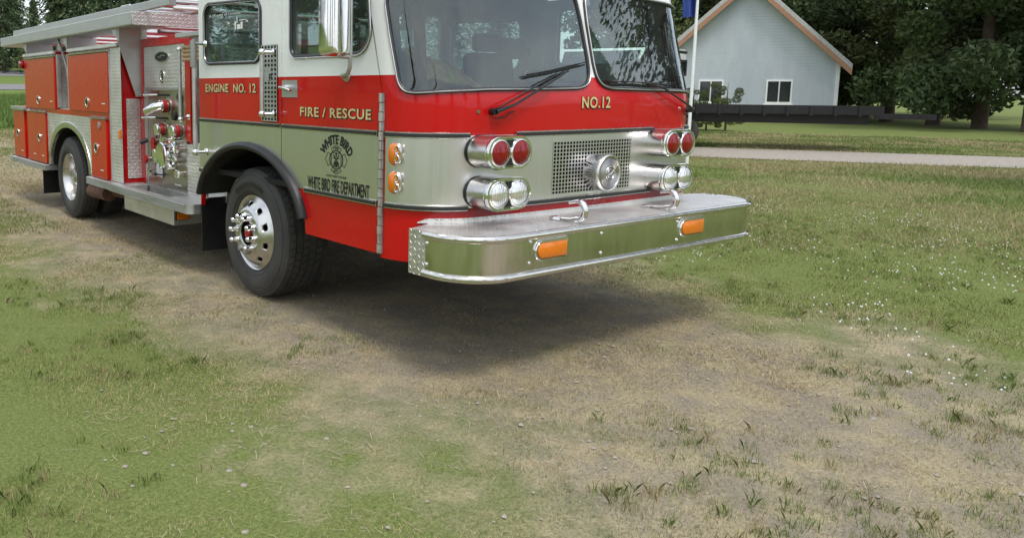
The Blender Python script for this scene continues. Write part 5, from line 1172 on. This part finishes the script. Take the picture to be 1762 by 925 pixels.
def tufts():
    r = np.random.default_rng(15); n = 5200; an = np.radians(3+84*r.random(n)); d = 1.6+10*r.random(n)**.8; x = CAM.x+np.sin(an)*d; y = CAM.y+np.cos(an)*d; g = green(x, y)
    ok = ~((x > .0) & (x < 2.6) & (y > -.2) & (y < 9)) & (g+.35*r.random(n) > .55) & (vnoise(x, y, 1.9, 21)+.3*r.random(n) > .62); x, y, g = x[ok], y[ok], g[ok]; n = len(x); K = 26
    X = np.repeat(x, K)+r.normal(0, .026, n*K); Y = np.repeat(y, K)+r.normal(0, .022, n*K); h = np.repeat(.018+.034*r.random(n), K)*(.5+.8*r.random(n*K)); a = r.random(n*K)*6.28; b = r.random(n*K)*6.28; L = h*(.2+.7*r.random(n*K))
    B = np.stack([X, Y, np.full(n*K, -.004)], 1); w = (.0010+.0008*r.random(n*K))[:, None]; W_ = np.stack([np.cos(a), np.sin(a), 0*a], 1)*w; md = B+np.stack([np.cos(b)*L*.35, np.sin(b)*L*.35, h*.65], 1); tip = B+np.stack([np.cos(b)*L, np.sin(b)*L, h], 1)
    V = np.stack([B-W_, B+W_, md+W_*.7, tip, md-W_*.7], 1).reshape(-1, 3); dry = (np.repeat(r.random(n), K) < .25)[:, None]; t = np.where(dry, np.array((.36, .30, .16)), np.array((.17, .235, .06)))*(.6+.8*r.random((n*K, 1)))
    o = bpy.data.objects.new('grass_tufts', mesh_np('grass_tufts', V, np.arange(5*n*K).reshape(n*K, 5), 'grass_blade', np.repeat(t, 5, 0))); COL.objects.link(o); tag(o, 'taller scattered grass tufts standing out of the short lawn', 'grass', kind='stuff')
    n = 16000; an = np.radians(3+84*r.random(n)); d = 1.6+9*r.random(n)**.8; x = CAM.x+np.sin(an)*d; y = CAM.y+np.cos(an)*d; ok = green(x, y) < .05+.4*r.random(n); x, y, d = x[ok], y[ok], d[ok]; n = len(x); a = r.random(n)*6.28; L = .02+.05*r.random(n); z = .006+.010*r.random(n)
    c, s_ = np.cos(a), np.sin(a); w = .0009*np.clip(d/3, 1, 2.5); A_ = np.stack([x, y, z], 1); B_ = A_+np.stack([c*L, s_*L, r.normal(0, .006, n)], 1); W_ = np.stack([-s_*w, c*w, 0*a], 1)
    V = np.stack([A_-W_, A_+W_, B_+W_, B_-W_], 1).reshape(-1, 3); t = np.array((.50, .43, .28))*(.5+.7*r.random((n, 1)))
    o = bpy.data.objects.new('fallen_straw', mesh_np('fallen_straw', V, np.arange(4*n).reshape(n, 4), 'grass_blade', np.repeat(t, 4, 0))); COL.objects.link(o); tag(o, 'loose pale straw lying on the worn ground by the engine', 'straw', kind='stuff')
    r = np.random.default_rng(3); m = M()
    for k in range(900):
        an, d = math.radians(5+75*r.random()), 1.8+7*r.random(); x, y = CAM.x+math.sin(an)*d, CAM.y+math.cos(an)*d
        if float(green(np.array([x]), np.array([y]))[0]) > .45: continue
        s_ = .004+.012*r.random()**2; m.add([(x+s_*p[0]*r.uniform(.7, 1.2), y+s_*p[1]*r.uniform(.7, 1.2), .002+s_*.6*p[2]*r.uniform(.7, 1.2)) for p in ((1, 0, 0), (0, 1, 0), (-1, 0, 0), (0, -1, 0), (0, 0, 1), (0, 0, -1), (.7, .7, .5), (-.7, .6, .5))], [(0, 1, 4), (1, 2, 4), (2, 3, 4), (3, 0, 4), (1, 0, 5), (2, 1, 5), (3, 2, 5), (0, 3, 5), (0, 6, 1), (1, 6, 4), (2, 7, 4)])
    tag(m.build('pebbles', 'gravel', smooth=False), 'small pebbles scattered over the worn dirt', 'pebbles', kind='stuff')
tufts()
def clover():
    r = np.random.default_rng(9); n = 3200; x = 2.2+7*r.random(n); y = -2.6+8*r.random(n); k = (x > 2.8) | (y < -.6); x, y = x[k], y[k]; k = (green(x, y)+.25*r.random(len(x)) > .42) & (vnoise(x, y, 1.7, 12)+.35*r.random(len(x)) > .72); x, y = x[k], y[k]; m = M()
    base = [(math.cos(t)*math.cos(p), math.sin(t)*math.cos(p), math.sin(p)) for p in (-.6, .5) for t in np.linspace(0, 6.28, 6)[:-1]]+[(0, 0, 1)]
    fc = [(i, (i+1) % 5, 5+(i+1) % 5, 5+i) for i in range(5)]+[(5+i, 5+(i+1) % 5, 10) for i in range(5)]
    for a, b in zip(x, y):
        s = .003+.0055*r.random(); z = .008+.026*r.random(); m.add([(a+p[0]*s, b+p[1]*s, z+p[2]*s) for p in base], fc)
    tag(m.build('clover_flowers', 'white_paint'), 'small white clover flowers dotted through the grass at lower right', 'flowers', kind='stuff')
clover()
